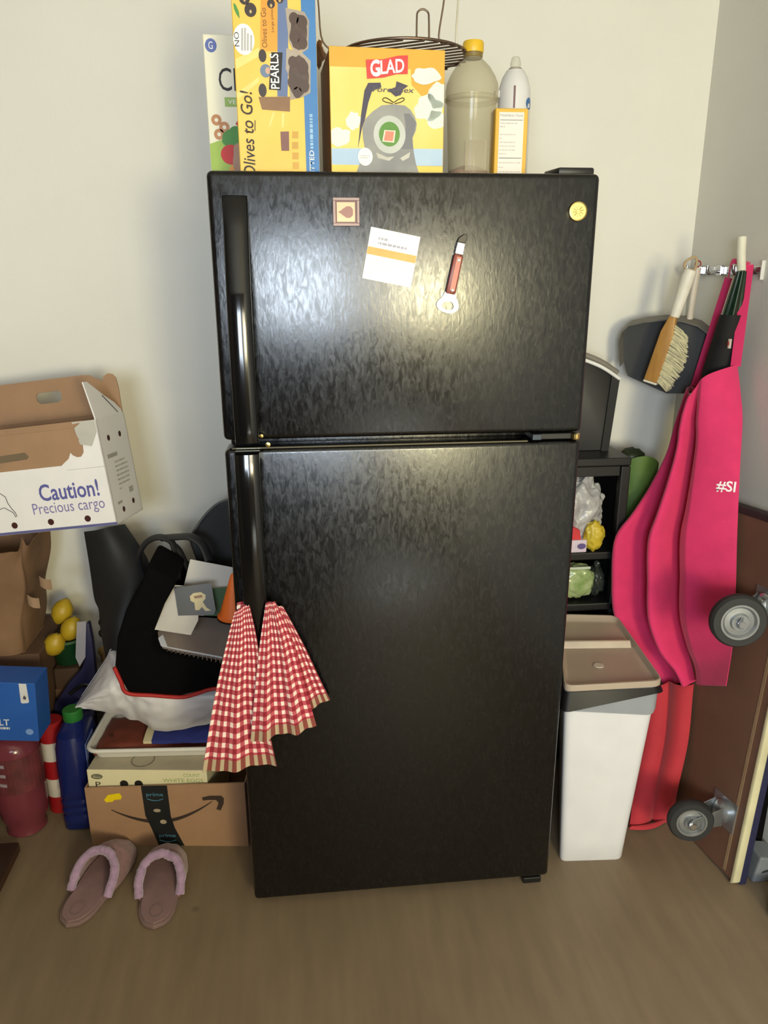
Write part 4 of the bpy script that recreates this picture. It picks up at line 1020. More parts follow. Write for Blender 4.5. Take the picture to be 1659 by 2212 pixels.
# small tub of yellow fruit on a brown crate
t = thing('brown_crate', 'small brown crate in the shadow under the green tub', 'crate', (-.94, .62, 0))
link('crate_body', box(-.978, -.905, .570, .690, 0, .395, .003, 1), mat('crate_brown', (70, 50, 34), 0.8), t)
link('crate_band', box(-.979, -.904, .5688, .570, .30, .33), DKC, t)
GT = mat('tub_green', (18, 54, 30), 0.25, var=0.2)
t = thing('green_tub', 'dark green glossy tub holding yellow fruit behind the paper bag', 'tub', (-.942, .625, .396))
link('tub_body', lathe([(.036, 0), (.042, .003), (.046, .07), (.048, .075), (.045, .076), (.041, .012), (0, .012)], (-.942, .625, .396), (0, 0, 1), 28), GT, t, smooth=40)
link('tub_rim', lathe([(.047, .072), (.050, .074), (.050, .080), (.046, .081)], (-.942, .625, .396), (0, 0, 1), 28, caps=False), mat('tub_rim_pale', (70, 100, 70), 0.3), t)
LM = mat('lemon_yellow', (190, 160, 38), 0.45, rgb2=(168, 136, 28), scale=10, bump=0.15, bscale=120)
for (x_, y_, z_, tz, lab) in ((-.930, .612, .505, .3, 'plump yellow lemon at the front right of the green tub'), (-.972, .592, .468, -.2, 'small yellow lemon at the front left of the green tub'), (-.962, .640, .548, .8, 'topmost yellow lemon in the shadow on the green tub')):
    t = thing('lemon', lab, 'fruit', (x_, y_, z_ - .03), (.25, .2, tz))
    link('fruit', lathe([(0, -.042), (.006, -.040), (.014, -.034), (.026, -.020), (.031, 0), (.026, .020), (.014, .033), (.007, .039), (0, .041)], (0, 0, .036), (.3, .15, 1), 22), LM, t, local=True, smooth=60)
    link('stem_end', lathe([(.004, 0), (.003, .004), (0, .005)], (.0095, .005, .071), (.3, .15, 1), 8), mat('stem_brown', (96, 84, 40), 0.8), t, local=True)
# wooden broom handle end
q = at_y(223, 1411, .70)
t = thing('wooden_stick', 'wooden stick with rounded end leaning against the wall behind the white sack', 'stick', (q.x + .05, .66, 0))
link('stick_shaft', tube([Vector((q.x + .06, .66, .0)), Vector((q.x, .70, q.z))], .011, 12), mat('stick_wood', (150, 112, 62), 0.5, var=0.15, stretch=(1, 1, .1)), t, smooth=50)
link('rounded_end', lathe([(.011, -.004), (.0145, .002), (.0145, .012), (.010, .020), (0, .022)], q, (-.1, .05, 1), 16), mat('stick_wood_end', (172, 138, 76), 0.5), t, smooth=60)
# dark board at the floor edge
t = thing('dark_wooden_board', 'dark brown board lying on the floor at the left edge', 'board', (-1.15, .15, 0))
link('board', box(-1.35, -1.03, -.08, .28, 0, .030, .004), mat('board_dark', (52, 32, 24), 0.6, var=0.2, stretch=(1, .1, 1)), t)
link('board_edge_band', box(-1.0298, -1.0285, -.075, .275, .004, .026), mat('board_edge', (66, 42, 30), 0.6), t)

# ------------------------------------------------------------------ slippers
def slipper(label, heel, toe, seed):
    h = Vector(heel); e = Vector(toe); d = (e - h); Ls = d.length; rz = atan2(-d.x, d.y)
    t = thing('slipper', label, 'slipper', (h.x, h.y, 0), (0, 0, rz), 'pair of mauve slippers by the shipping box')
    FZ = mat('slipper_fur', (168, 140, 176), 0.95, var=0.15, scale=60, bump=0.8, bscale=160, sheen=0.6)
    UP = mat('slipper_plush', (142, 106, 112), 0.95, var=0.15, scale=50, bump=0.6, bscale=140, sheen=0.4)
    SO = mat('slipper_sole', (128, 104, 104), 0.8)
    IN = mat('slipper_insole', (138, 110, 112), 0.9, var=0.1, scale=30)
    def half(y):  # half width along the sole
        s = y / Ls; return .056 * (max(0, 1 - abs((s - .62) / .62) ** 3.2) ** .5 if s < .62 else max(0, 1 - ((s - .62) / .38) ** 2.2) ** .5) * (1 - .12 * math.exp(-((s - .34) / .14) ** 2)) + .0
    ol = [Vector((half(Ls * k / 24), Ls * k / 24, 0)) for k in range(1, 24)] ; orr = [Vector((-half(Ls * k / 24), Ls * k / 24, 0)) for k in range(23, 0, -1)]
    out = [Vector((0, 0, 0))] + ol + [Vector((0, Ls, 0))] + orr
    link('sole', prism(out, (0, 0, .012), .003), SO, t, local=True, smooth=40)
    link('insole', prism([Vector((p_.x * .88, Ls * .5 + (p_.y - Ls * .5) * .95, .0122)) for p_ in out], (0, 0, .004), .001), IN, t, local=True)
    link('printed_emblem', ring_plate(Frame((0, Ls * .17, .0165), (1, 0, 0), (0, 1, 0)), [(.017 * cos(k * pi / 5), .022 * sin(k * pi / 5)) for k in range(10)], [(.013 * cos(k * pi / 5), .017 * sin(k * pi / 5)) for k in range(10)], 0, .0006), SO, t, local=True)
    s0 = .60
    def vamp(u, v):
        # v from opening to toe, u across
        op = s0 - .27 * (2 * abs(u - .5)) ** 2.2          # opening dips back at the sides
        s = lerp(op, .992, v); w = half(Ls * s) * 1.03 + .002
        a = lerp(pi, 0, u); hh = .062 * (1 - v ** 2.6) * (.55 + .45 * math.sin(pi * min(1, .35 + s * .5))) + .010
        p_ = Vector((w * cos(a), Ls * s, .010 + hh * sin(a) ** .8))
        n_ = noise.noise(Vector((u * 9, v * 9, seed))) * .0025
        return p_ + Vector((n_, 0, n_))
    link('upper', grid(vamp, 30, 20, .006), UP, t, local=True)
    edge = [vamp(k / 40, 0.02) for k in range(41)]
    edge = [p_ + Vector((0, 0, .003)) for p_ in edge]
    cu = tube(edge, [.0112 + .003 * noise.noise(Vector((k * .8, seed, 0))) for k in range(41)], 12)
    bm = bmesh.new(); bm.from_mesh(cu)
    for v in bm.verts: v.co += v.co.normalized() * 0 + Vector((noise.noise(v.co * 160), noise.noise(v.co * 160 + Vector((5, 0, 0))), noise.noise(v.co * 160 + Vector((0, 9, 0))))) * .0022
    bm.to_mesh(cu); bm.free()
    link('fur_collar', cu, FZ, t, local=True, smooth=80)
slipper('mauve fuzzy slipper angled left in front of the shipping box', (-.828, -.008, 0), (-.738, .268, 0), 1)
slipper('mauve fuzzy slipper pointing straight at the taped shipping box', (-.616, -.036, 0), (-.620, .238, 0), 4)

# ------------------------------------------------------------------ gingham towel on the lower handle
GM = gingham_mat('gingham_red', 0.030)
t = thing('dish_towel', 'red and white gingham dish towel hanging from the refrigerator door handle', 'towel', (-.32, -.04, .45))
def fall(name, Lpx, Rpx, y0, y1, wid, length, folds, amp, ph=0.0, skew=0.0):
    Lp = [Vector((u, v, 0)) for u, v in Lpx]; Rp = [Vector((u, v, 0)) for u, v in Rpx]
    def fn(u, v):                      # v: 0 bottom hem .. 1 top
        a = smooth_poly(Lp, 1 - v); b = smooth_poly(Rp, 1 - v); q = a.lerp(b, u)
        yb = lerp(y1, y0, v)
        w = at_y(q.x, q.y, yb); s = amp * (0.35 + 0.65 * (1 - v)) * (1 if v < .93 else .6)
        d = s * sin(u * folds * 2 * pi + ph + .6 * v) + .4 * s * sin(u * folds * 4.3 * pi + ph * 2)
        w.y = min(w.y + d, -.004); return w
    def uvf(u, v): return (u * wid + skew * v, v * length)
    me = grid(fn, 56, 48, .0018, uvf)
    return link(name, me, GM, t)
fall('back_fall', [(590, 1306), (612, 1380), (630, 1470), (640, 1540)], [(612, 1312), (655, 1392), (688, 1462), (713, 1514)], -.030, -.018, .10, .235, 1.3, .006, 1.0)
fall('left_fall', [(508, 1322), (488, 1400), (462, 1520), (437, 1672)], [(537, 1302), (556, 1390), (570, 1520), (597, 1651)], -.042, -.055, .150, .385, 1.6, .008, .4)
fall('right_fall', [(574, 1303), (561, 1392), (550, 1500), (541, 1604)], [(594, 1300), (630, 1380), (658, 1480), (684, 1572)], -.046, -.070, .140, .315, 2.0, .009, 2.2)
def wrapk(u, v):
    a = at_y(lerp(512, 590, u), 1308 + 16 * v, -.03); return Vector((a.x, -.020 - .012 * sin(pi * v), a.z + .004 * sin(u * 9)))
link('wrapped_middle', grid(wrapk, 20, 8, .0018, lambda u, v: (u * .08, .1 + v * .03)), GM, t)

# ------------------------------------------------------------------ right of the refrigerator: bin
t = thing('trash_bin', 'slim pale trash bin with a beige lid right of the refrigerator', 'trash bin', (.52, .27, 0))
BINW = mat('bin_white', (218, 217, 220), 0.42, var=0.03)
LIDB = mat('bin_lid_beige', (176, 160, 142), 0.45, var=0.04)
LZ = .528
fl_ = at_z(1218, 1490, LZ); fr_ = at_z(1434, 1478, LZ); br_ = at_z(1332, 1334, LZ); bl_ = at_z(1205, 1331, LZ)
def quad_ring(q, r, z, inset=0.0):
    """rounded quad through four corner points (x,y)"""
    P = [Vector((p_.x, p_.y, 0)) for p_ in q]; c = sum(P, Vector()) / 4; out = []
    P = [p_ + (c - p_).normalized() * inset for p_ in P]
    for i in range(4):
        a, b, d = P[i - 1], P[i], P[(i + 1) % 4]; ua = (a - b).normalized(); ud = (d - b).normalized()
        s, e = b + ua * r, b + ud * r
        for k in range(6):
            tq = k / 5; w = s * (1 - tq) ** 2 + b * 2 * tq * (1 - tq) + e * tq ** 2; out.append(Vector((w.x, w.y, z)))
    return out
lidq = [fl_, fr_, br_, bl_]
botq = [Vector((.431, .076, 0)), Vector((.606, .064, 0)), Vector((br_.x - .055, br_.y - .03, 0)), Vector((bl_.x + .03, bl_.y - .03, 0))]
topq = [p_.lerp(sum(lidq, Vector()) / 4, .035) for p_ in lidq]
topq[0].y += .004; topq[1].y += .004
link('bin_body', loft([quad_ring(botq, .022, 0, .004), quad_ring(botq, .024, .006)] + [quad_ring([b.lerp(tq_, k / 8) for b, tq_ in zip(botq, topq)], .026, lerp(.006, .515, k / 8)) for k in range(1, 9)]), BINW, t, smooth=40)
def linr(k, z, off, wob):
    q = [b.lerp(tq_, z / .515) for b, tq_ in zip(botq, topq)]; R_ = quad_ring(q, .026, z, -off)
    return [p_ + Vector((0, 0, wob * noise.noise(p_ * 14 + Vector((k, 0, 0))))) + (p_ - Vector((.53, .28, p_.z))).normalized() * .003 * noise.noise(p_ * 60) for p_ in R_]
link('bag_liner', loft([linr(0, .452, .0065, .030), linr(0, .460, .008, .030), linr(2, .485, .006, .004), linr(3, .514, .005, 0)], False), clear_mat('liner_grey', (160, 164, 170), 0.82, 0.25, 0.4, 40), t, smooth=70)
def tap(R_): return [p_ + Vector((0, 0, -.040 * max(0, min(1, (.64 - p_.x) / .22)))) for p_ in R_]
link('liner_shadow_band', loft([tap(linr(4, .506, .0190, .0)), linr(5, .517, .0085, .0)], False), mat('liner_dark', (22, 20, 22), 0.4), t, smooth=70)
L1 = [quad_ring(lidq, .028, LZ - .008, .003), quad_ring(lidq, .030, LZ - .006), quad_ring(lidq, .030, LZ + .006), quad_ring(lidq, .029, LZ + .009, .003), quad_ring(lidq, .026, LZ + .009, .008), quad_ring(lidq, .020, LZ - .004, .022), quad_ring(lidq, .016, LZ - .0055, .030)]
link('lid', loft(L1), LIDB, t, smooth=35)
dl, dr = at_z(1185, 1392, LZ), at_z(1368, 1390, LZ)
dd = (dr - dl).normalized(); dp = Vector((-dd.y, dd.x, 0))
link('lid_divider', prism([dl + dp * -.018 + Vector((0, 0, -.005)), dl + dp * -.004 + Vector((0, 0, .010)), dl + dp * .004 + Vector((0, 0, .010)), dl + dp * .016 + Vector((0, 0, -.005))], dd * ((dr - dl).length - .01), .002), mat('bin_lid_light', (196, 182, 164), 0.45), t, smooth=40)
c_ = at_z(1293, 1438, LZ - .004)
link('lid_badge', lathe([(.0135, 0), (.0135, .0016), (.012, .0022)], c_, (0, 0, 1), 24), mat('bin_badge', (196, 184, 168), 0.5), t)

# ------------------------------------------------------------------ black shelf unit with bags in it
BS = mat('shelf_black', (22, 22, 23), 0.42, var=0.1)
sx0, sx1, sy0, sy1 = .450, .718, .50, .78
t = thing('black_shelf', 'black plastic shelf unit between the refrigerator and the corner', 'shelf', (.585, .64, 0))
for z in (.02, .535, .700, .985):
    link('shelf_board', box(sx0, sx1, sy0, sy1, z, z + .024, .004), BS, t)
for x_ in (sx0, sx1 - .028):
    for y_ in (sy0, sy1 - .028):
        link('post', box(x_, x_ + .028, y_, y_ + .028, 0, .984, .004), BS, t)
link('back_panel', box(sx0 + .03, sx1 - .03, sy1 - .012, sy1 - .004, .05, .98), BS, t)
link('side_panel', box(sx1 - .014, sx1 - .006, sy0 + .03, sy1 - .03, .05, .98), BS, t)
link('front_rail', box(sx0 + .03, sx1 - .03, sy0 + .004, sy0 + .012, .955, .984, .002), BS, t)
# black tray on top of the shelf
t = thing('black_tray', 'black tray with a pale rim standing on the black shelf behind the refrigerator', 'tray', (.62, .62, 1.01))
bt = [at_y(u, v, .60) for u, v in [(1215, 760), (1255, 772), (1300, 790), (1337, 815), (1333, 850), (1322, 920), (1312, 975)]]
bt.append(Vector((bt[-1].x, .60, 1.0105))); bt.append(Vector((.50, .60, 1.0105)))
link('tray_body', prism(bt, (0, .03, 0), .004), mat('tray_black', (30, 29, 28), 0.5), t, smooth=40)
rim_ = [at_y(u, v, .594) for u, v in [(1215, 763), (1255, 775), (1300, 793), (1338, 818)]]
link('pale_rim', tube(spline(rim_, 16), .0055, 8), mat('rim_white', (226, 226, 222), 0.35), t, smooth=60)
link('grey_lip', tube(spline([p_ + Vector((0, .018, .014)) for p_ in rim_], 16), .0085, 8, sq=.8), mat('lip_grey', (124, 118, 108), 0.4), t, smooth=60)
link('tray_edge', prism([p_ + Vector((0, -.001, 0)) for p_ in [at_y(u, v, .60) for u, v in [(1320, 812), (1337, 818), (1312, 975), (1296, 975)]]], (0, -.006, 0)), mat('tray_edge_black', (12, 11, 12), 0.6), t)
# bags on the shelf
t = thing('clear_plastic_bag', 'crumpled clear plastic bag on the upper black shelf', 'bag', (.60, .56, .725))
link('bag', blob((.588, .562, .838), .075, .050, .112, .26, 2.6, 5, 5), mat('bag_whitish', (196, 194, 192), 0.3, rgb2=(150, 148, 148), scale=16, bump=0.9, bscale=34), t)
link('bag_twist', blob((.56, .548, .955), .022, .018, .024, .3, 3, 2, 3), mat('bag_whitish', (196, 194, 192), 0.3), t)
t = thing('snack_bag', 'yellow snack bag with a red and white package end on the upper shelf', 'bag', (.58, .51, .725))
link('bag', blob((.628, .512, .772), .030, .022, .046, .2, 3, 6, 4), mat('snack_yellow', (196, 172, 52), 0.4, bump=0.6, bscale=50), t)
link('package_end', box(.545, .605, .498, .530, .7255, .765, .004), mat('package_lilac', (206, 190, 204), 0.5), t)
link('red_label', prism([(.545, .4975, .766), (.585, .4975, .766), (.580, .4975, .796), (.545, .4975, .812)], (0, .03, 0), .002), mat('package_red', (206, 52, 58), 0.5), t)
link('printed_oval', flat(Frame((0, .498, 0), (1, 0, 0), (0, 0, 1)), oval(.588, .746, .013, .009), .0008), mat('package_purple', (92, 76, 128), 0.5), t)
t = thing('green_produce_pack', 'shiny green produce pack on the lower black shelf', 'pack', (.58, .53, .56))
link('pack', blob((.592, .546, .618), .056, .034, .052, .16, 3, 8, 4, power=.7), mat('pack_green', (112, 142, 70), 0.22, rgb2=(176, 186, 140), scale=22, bump=0.5, bscale=40), t)
link('seal_strip', box(.545, .630, .517, .523, .664, .672, .002), mat('seal_pale', (196, 206, 186), 0.3), t)
t = thing('dark_plastic_bag', 'dark see-through bag beside the green pack on the lower shelf', 'bag', (.66, .55, .56))
link('bag', blob((.664, .560, .612), .026, .038, .046, .2, 3, 9, 4), mat('bag_dark_shiny', (52, 56, 52), 0.2, bump=0.6, bscale=40), t)
link('knot', blob((.664, .556, .664), .010, .010, .012, .3, 3, 3, 3), mat('bag_dark_shiny', (52, 56, 52), 0.2), t)
# green roll
t = thing('green_bundle', 'green rolled bundle standing between the black shelf and the pink apron', 'bundle', (.80, .64, 0))
GB = mat('bundle_green', (92, 122, 48), 0.6, rgb2=(66, 96, 36), scale=9, bump=0.3, bscale=30)
c0, c1 = Vector((.79, .66, 0)), Vector((.795, .64, .95))
link('roll', tube([c0, c0.lerp(c1, .3), c0.lerp(c1, .6), c0.lerp(c1, .9), c1], [.05, .055, .056, .058, .05], 20), GB, t, smooth=50)
link('dark_cap', blob(c1 + Vector((-.02, -.01, .025)), .040, .036, .034, .2, 2, 4, 3), mat('bundle_dark', (26, 40, 16), 0.5), t)
link('outer_leaf', grid(lambda u, v: c0.lerp(c1, .72 + .30 * v) + Vector((.066 * cos(lerp(-2.6, -.2, u)), .066 * sin(lerp(-2.6, -.2, u)), .025 * sin(u * 4) * v)), 16, 10, .002), GB, t)

# ------------------------------------------------------------------ hook rail with dustpan, brush, umbrella, apron
t = thing('hook_rail', 'chrome hook rail on the right wall near the corner', 'hook rail', (.972, .55, 1.50))
link('rail', box(.972, .9795, .405, .735, 1.508, 1.530, .002), CHROME, t)
for y_ in (.720, .600, .465):
    h_ = link('hook', tube(spline([(.972, y_, 1.519), (.955, y_, 1.515), (.938, y_, 1.510), (.930, y_, 1.520), (.930, y_, 1.532)], 16), .0045, 8, up=(0, 1, 0)), CHROME, t, smooth=60)
    link('hook_block', box(.962, .973, y_ - .012, y_ + .012, 1.505, 1.533, .002), CHROME, h_)
link('end_plate', box(.9700, .9797, .4000, .4045, 1.496, 1.544, .001), mat('plate_white', (214, 212, 206), 0.4), t)

dn_ = Vector((-.67, -.74, 0)).normalized(); dP = Vector((.850, .640, 1.3))
def dpx(u, v, off=0.0): return at_plane(u, v, dP + dn_ * off, dn_)
t = thing('dustpan', 'dark grey dustpan hanging in the corner behind the brush', 'dustpan', (.86, .66, 1.13))
DG = mat('dustpan_grey', (70, 70, 70), 0.5, var=0.06); DGL = mat('dustpan_lip', (104, 100, 92), 0.5)
pan = [(1346, 726), (1352, 706), (1366, 692), (1400, 684), (1440, 680), (1480, 682), (1515, 692), (1540, 712), (1548, 740), (1540, 790), (1520, 828), (1490, 850), (1440, 850), (1395, 830), (1356, 812), (1347, 780)]
link('pan_back', prism([dpx(u, v, .0) for u, v in pan], -dn_ * .004), DG, t)
edge = [(1347, 780), (1346, 726), (1352, 706), (1366, 692), (1400, 684), (1440, 680), (1480, 682), (1515, 692), (1540, 712), (1548, 740), (1540, 790)]
base_ = [dpx(u, v, .0) for u, v in edge]
link('pan_wall', loft([[p_ for p_ in base_], [p_ + dn_ * .030 - Vector((0, 0, .012)) for p_ in base_], [p_ + dn_ * .030 - Vector((0, 0, .016)) for p_ in base_], [p_ - Vector((0, 0, .004)) for p_ in base_]], False, False), DGL, t, smooth=50)
hp = [dpx(u, v, o_) for u, v, o_ in ((1490, 690, .006), (1497, 640, .010), (1504, 600, .012), (1508, 578, .012))]
link('handle', tube(spline(hp, 14), [.0095] * 14, 10, sq=.7), mat('dustpan_handle', (196, 186, 172), 0.45), t, smooth=60)
link('hang_ring', tube([dpx(1508, 570, .012) + Vector((.008 * cos(a), 0, .008 * sin(a))) for a in [2 * pi * k / 14 for k in range(14)]], .002, 6, True), mat('ring_red', (146, 56, 44), 0.5), t)

t = thing('hand_brush', 'hand brush with white handle and wooden block hanging before the dustpan', 'brush', (.82, .58, 1.2))
bo = .055
ax0, ax1 = dpx(1409, 822, bo), dpx(1458, 682, bo); ax = (ax1 - ax0).normalized(); bw = ax.cross(dn_).normalized()
if bw.x < 0: bw = -bw
WB = mat('brush_wood', (184, 138, 72), 0.45, rgb2=(158, 112, 54), scale=10, stretch=(6, 6, .8))
LB = (ax1 - ax0).length
link('wood_block', prism([ax0 - bw * .020, ax0 + bw * .020, ax0 + bw * .019 + ax * LB * .75, ax0 + bw * .009 + ax * LB, ax0 - bw * .009 + ax * LB, ax0 - bw * .019 + ax * LB * .75], dn_ * .022, .004, 3), WB, t, smooth=40)
link('end_cap', prism([ax0 - bw * .020 - ax * .006, ax0 + bw * .020 - ax * .006, ax0 + bw * .020, ax0 - bw * .020], dn_ * .022, .002), mat('brush_white', (224, 218, 204), 0.5), t)
hl = [dpx(u, v, bo + .012) for u, v in ((1457, 684), (1472, 640), (1484, 604), (1493, 582))]
link('handle', tube(spline(hl, 14), [.013, .0145, .015, .0155, .016, .0165, .017, .0175, .018, .018, .018, .0175, .0165, .0145], 14), mat('brush_white', (224, 218, 204), 0.45), t, smooth=60)
link('hang_cord', tube(spline([dpx(1488, 592, bo + .012), dpx(1478, 572, bo + .01), dpx(1488, 560, bo), dpx(1503, 556, bo - .01), dpx(1504, 574, bo), dpx(1496, 590, bo + .012)], 22), .0035, 8), mat('cord_tan', (186, 160, 122), 0.8), t, smooth=60)
rnd = random.Random(3); br = []
for i in range(26):
    for j in range(5):
        s = (i + rnd.random()) / 26; b0_ = ax0 + ax * (LB * (.03 + .86 * s)) + bw * .012 + dn_ * (.004 + .0035 * j)
        L_ = .056 * (.75 + .35 * sin(pi * s)) * rnd.uniform(.9, 1.05)
        br.append(tube([b0_, b0_ + bw * L_ * .5 - ax * .008 + dn_ * rnd.uniform(-.003, .003), b0_ + bw * L_ - ax * rnd.uniform(.014, .026) + dn_ * rnd.uniform(-.006, .006)], [.0022, .0022, .0014], 5))
o = link('bristles', join(*br), mat('bristle_cream', (206, 198, 162), 0.8, var=0.2, scale=60), t); o['kind'] = 'stuff'

# umbrella
t = thing('umbrella', 'closed dark green umbrella with a white handle hanging inside the pink apron', 'umbrella', (.93, .47, 1.0))
ut, ub = at_x(1602, 586, .930), at_x(1545, 842, .932)
uv_ = (ub - ut).normalized(); UL = .40
GU = mat('umbrella_green', (20, 44, 28), 0.32, var=0.3, scale=20)
def urad(s): return lerp(.011, .040, min(s / .8, 1) ** .9) * (1 if s < .75 else 1 - (s - .75) * 1.2)
rings = []
for k in range(15):
    s = k / 14; r = urad(s); c = ut + uv_ * UL * s
    rings.append([c + Vector((cos(a), sin(a), 0)) * r * (1 + .16 * sin(a * 6 + s * 3)) for a in [2 * pi * j / 36 for j in range(36)]])
link('canopy', loft(rings), GU, t, smooth=60)
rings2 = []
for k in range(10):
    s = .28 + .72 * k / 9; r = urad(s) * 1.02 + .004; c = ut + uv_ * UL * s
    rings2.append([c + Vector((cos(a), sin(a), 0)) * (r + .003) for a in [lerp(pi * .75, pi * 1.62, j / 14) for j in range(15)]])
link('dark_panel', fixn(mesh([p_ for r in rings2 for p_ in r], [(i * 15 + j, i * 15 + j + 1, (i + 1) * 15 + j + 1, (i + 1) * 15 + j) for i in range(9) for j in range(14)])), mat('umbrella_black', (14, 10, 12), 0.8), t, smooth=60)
link('handle', tube([ut, at_x(1601, 545, .93), at_x(1603, 512, .93)], [.0105, .0115, .0115], 14), mat('umbrella_handle', (224, 220, 200), 0.4), t, smooth=50)
lg = ut + uv_ * UL * .34
lgc = at_x(1578, 742, lg.x - .03); link('printed_badge', grid(lambda u, v: lgc + Vector((-.002 - .004 * sin(pi * u), -.008 + .014 * u, .024 * (v - .5))), 6, 6, .001), mat('badge_pale', (214, 196, 184), 0.5), t)
link('printed_badge_centre', grid(lambda u, v: lgc + Vector((-.0045 - .004 * sin(pi * u), -.004 + .006 * u, .010 * (v - .5))), 4, 4, .001), mat('badge_red', (150, 50, 54), 0.5), t)

# apron
AP = mat('apron_pink', (214, 46, 102), 0.85, var=0.05, scale=25, bump=0.15, bscale=400, sheen=0.2)
t = thing('apron', 'hot pink apron with white hashtag lettering hanging in the right corner', 'apron', (.86, .38, .45))
# left and right edges: pixel and depth
AL = [(1494, 832, .560), (1470, 905, .575), (1449, 975, .580), (1412, 1045, .545), (1372, 1105, .505), (1334, 1160, .488), (1327, 1250, .478), (1334, 1330, .465), (1372, 1398, .44), (1418, 1444, .40), (1440, 1478, .36)]
AR = [(1592, 788, .400), (1599, 850, .380), (1603, 905, .352), (1599, 990, .318), (1595, 1080, .275), (1592, 1170, .236), (1590, 1260, .200), (1587, 1340, .165), (1582, 1400, .135), (1576, 1440, .112), (1569, 1482, .092)]
L3 = [at_y(*q) for q in AL]; R3 = [at_y(*q) for q in AR]
def apr(u, v):
    a = smooth_poly(L3, v); b = smooth_poly(R3, v); p_ = a.lerp(b, u); n_ = Vector((-.8, -.6, 0))
    left = max(0, 1 - u / .62)
    bulge = .105 * sin(pi * u) ** .7 * max(0, 1 - max(0, v - .15) / .45) ** 1.2
    fold = min(1, u * 7) * .056 * sin(u * 17 + 1.0 + .8 * v) * left ** .6 * min(1, .35 + v * 1.6) * (1 if v < .8 else 1 - (v - .8) * 3.2) + .014 * sin(u * 33 + 2 * v) * left * min(1, v * 2)
    crease = (-.085 * math.exp(-((u - .50 + .06 * v) / .050) ** 2) - .05 * math.exp(-((u - .24) / .05) ** 2)) * min(1, v * 4) * (1 if v < .8 else 1 - (v - .8) * 3)
    dip = -.050 * math.exp(-((u - .34) / .20) ** 2) * max(0, 1 - v / .10)     # neckline sags between the straps
    return p_ + n_ * (fold + crease + bulge) + Vector((0, 0, dip))
link('apron_body', grid(apr, 80, 70, .0016), AP, t)
S_ = Vector((.929, .462, 1.534))
def rib(a, b, w, name='neck_strap', sag=.0):
    d = (b - a).normalized(); s_ = d.cross(Vector((-.75, -.66, 0))).normalized() * w
    link(name, grid(lambda u, v: a.lerp(b, v) + s_ * (u - .5) + Vector((0, 0, -sag * sin(pi * v))) , 4, 16, .0015), AP, t)
s0_, s1_ = at_y(1606, 577, .455), at_y(1572, 583, .50)
s1_ = at_y(1574, 600, .50)
rib(s1_, L3[0] + Vector((.006, -.004, -.002)), .020); rib(at_y(1617, 572, .43), R3[0] + Vector((-.006, -.004, -.004)), .026)
link('strap_loop', tube(spline([s1_, S_ + Vector((-.004, .006, .004)), S_ + Vector((.004, -.004, .008)), at_y(1617, 572, .43)], 12), .010, 8, sq=.25), AP, t, smooth=60)
kb = L3[0].lerp(R3[0], .22) + Vector((-.02, -.025, -.045))
kb = at_y(1521, 838, .50)
link('button', lathe([(.011, 0), (.011, .003), (.009, .0045), (0, .0045)], kb, (-.7, -.7, .1), 20), mat('button_white', (206, 196, 200), 0.4), t)
# turned-down corner of the bib
link('bib_fold', grid(lambda u, v: at_y(lerp(1492, 1520, u) + 4 * v, lerp(832, 862, v) + 6 * sin(pi * u), .535 - .03 * sin(pi * u) - .01 * v), 10, 10, .0016), AP, t)
# lettering on the flat right panel
A1 = apr(.80, .315); an = (apr(.985, .315) - apr(.70, .315)).cross(apr(.84, .28) - apr(.84, .36)).normalized(); lu = Vector((0, 0, 1)).cross(an).normalized(); lu = (lu + Vector((0, 0, .03))).normalized(); lv = an.cross(lu).normalized(); lu = lv.cross(an)
lf_ = Frame(at_plane(1546, 1062, A1 + lu.cross(lv) * .004, lu.cross(lv)), lu, lv)
wq = (at_plane(1588, 1062, A1, lu.cross(lv)) - at_plane(1546, 1062, A1, lu.cross(lv))).length
me = text_me('#SI', lf_, 0, 0, wq, .031, .002, bold=.02)
link('printed_lettering', me, mat('apron_print_white', (240, 226, 230), 0.7), t)

# coral cloth behind the bin
t = thing('coral_cloth', 'coral red cloth hanging down to the floor behind the trash bin', 'cloth', (.76, .25, 0))
CLl = [at_y(1398, 1478, .36), at_y(1402, 1500, .345), at_y(1395, 1600, .30), at_y(1378, 1700, .25), at_z(1366, 1786, .004)]
CLr = [at_y(1493, 1476, .268), at_y(1490, 1500, .255), at_y(1480, 1600, .225), at_y(1458, 1700, .20), at_z(1446, 1768, .004)]
link('drape', grid(lambda u, v: smooth_poly(CLl, v).lerp(smooth_poly(CLr, v), u) + Vector((-.010 * sin(u * 9 + 1), -.012 * sin(u * 9), 0)), 30, 40, .002), mat('cloth_coral', (182, 44, 56), 0.85, var=0.06, sheen=0.2), t)
link('floor_hem', grid(lambda u, v: CLl[-1].lerp(CLr[-1], u) + Vector((-.006 - .010 * v, -.012 - .018 * v * sin(pi * u), .004 + .008 * sin(pi * v))), 16, 6, .002), mat('cloth_coral', (182, 44, 56), 0.85), t)

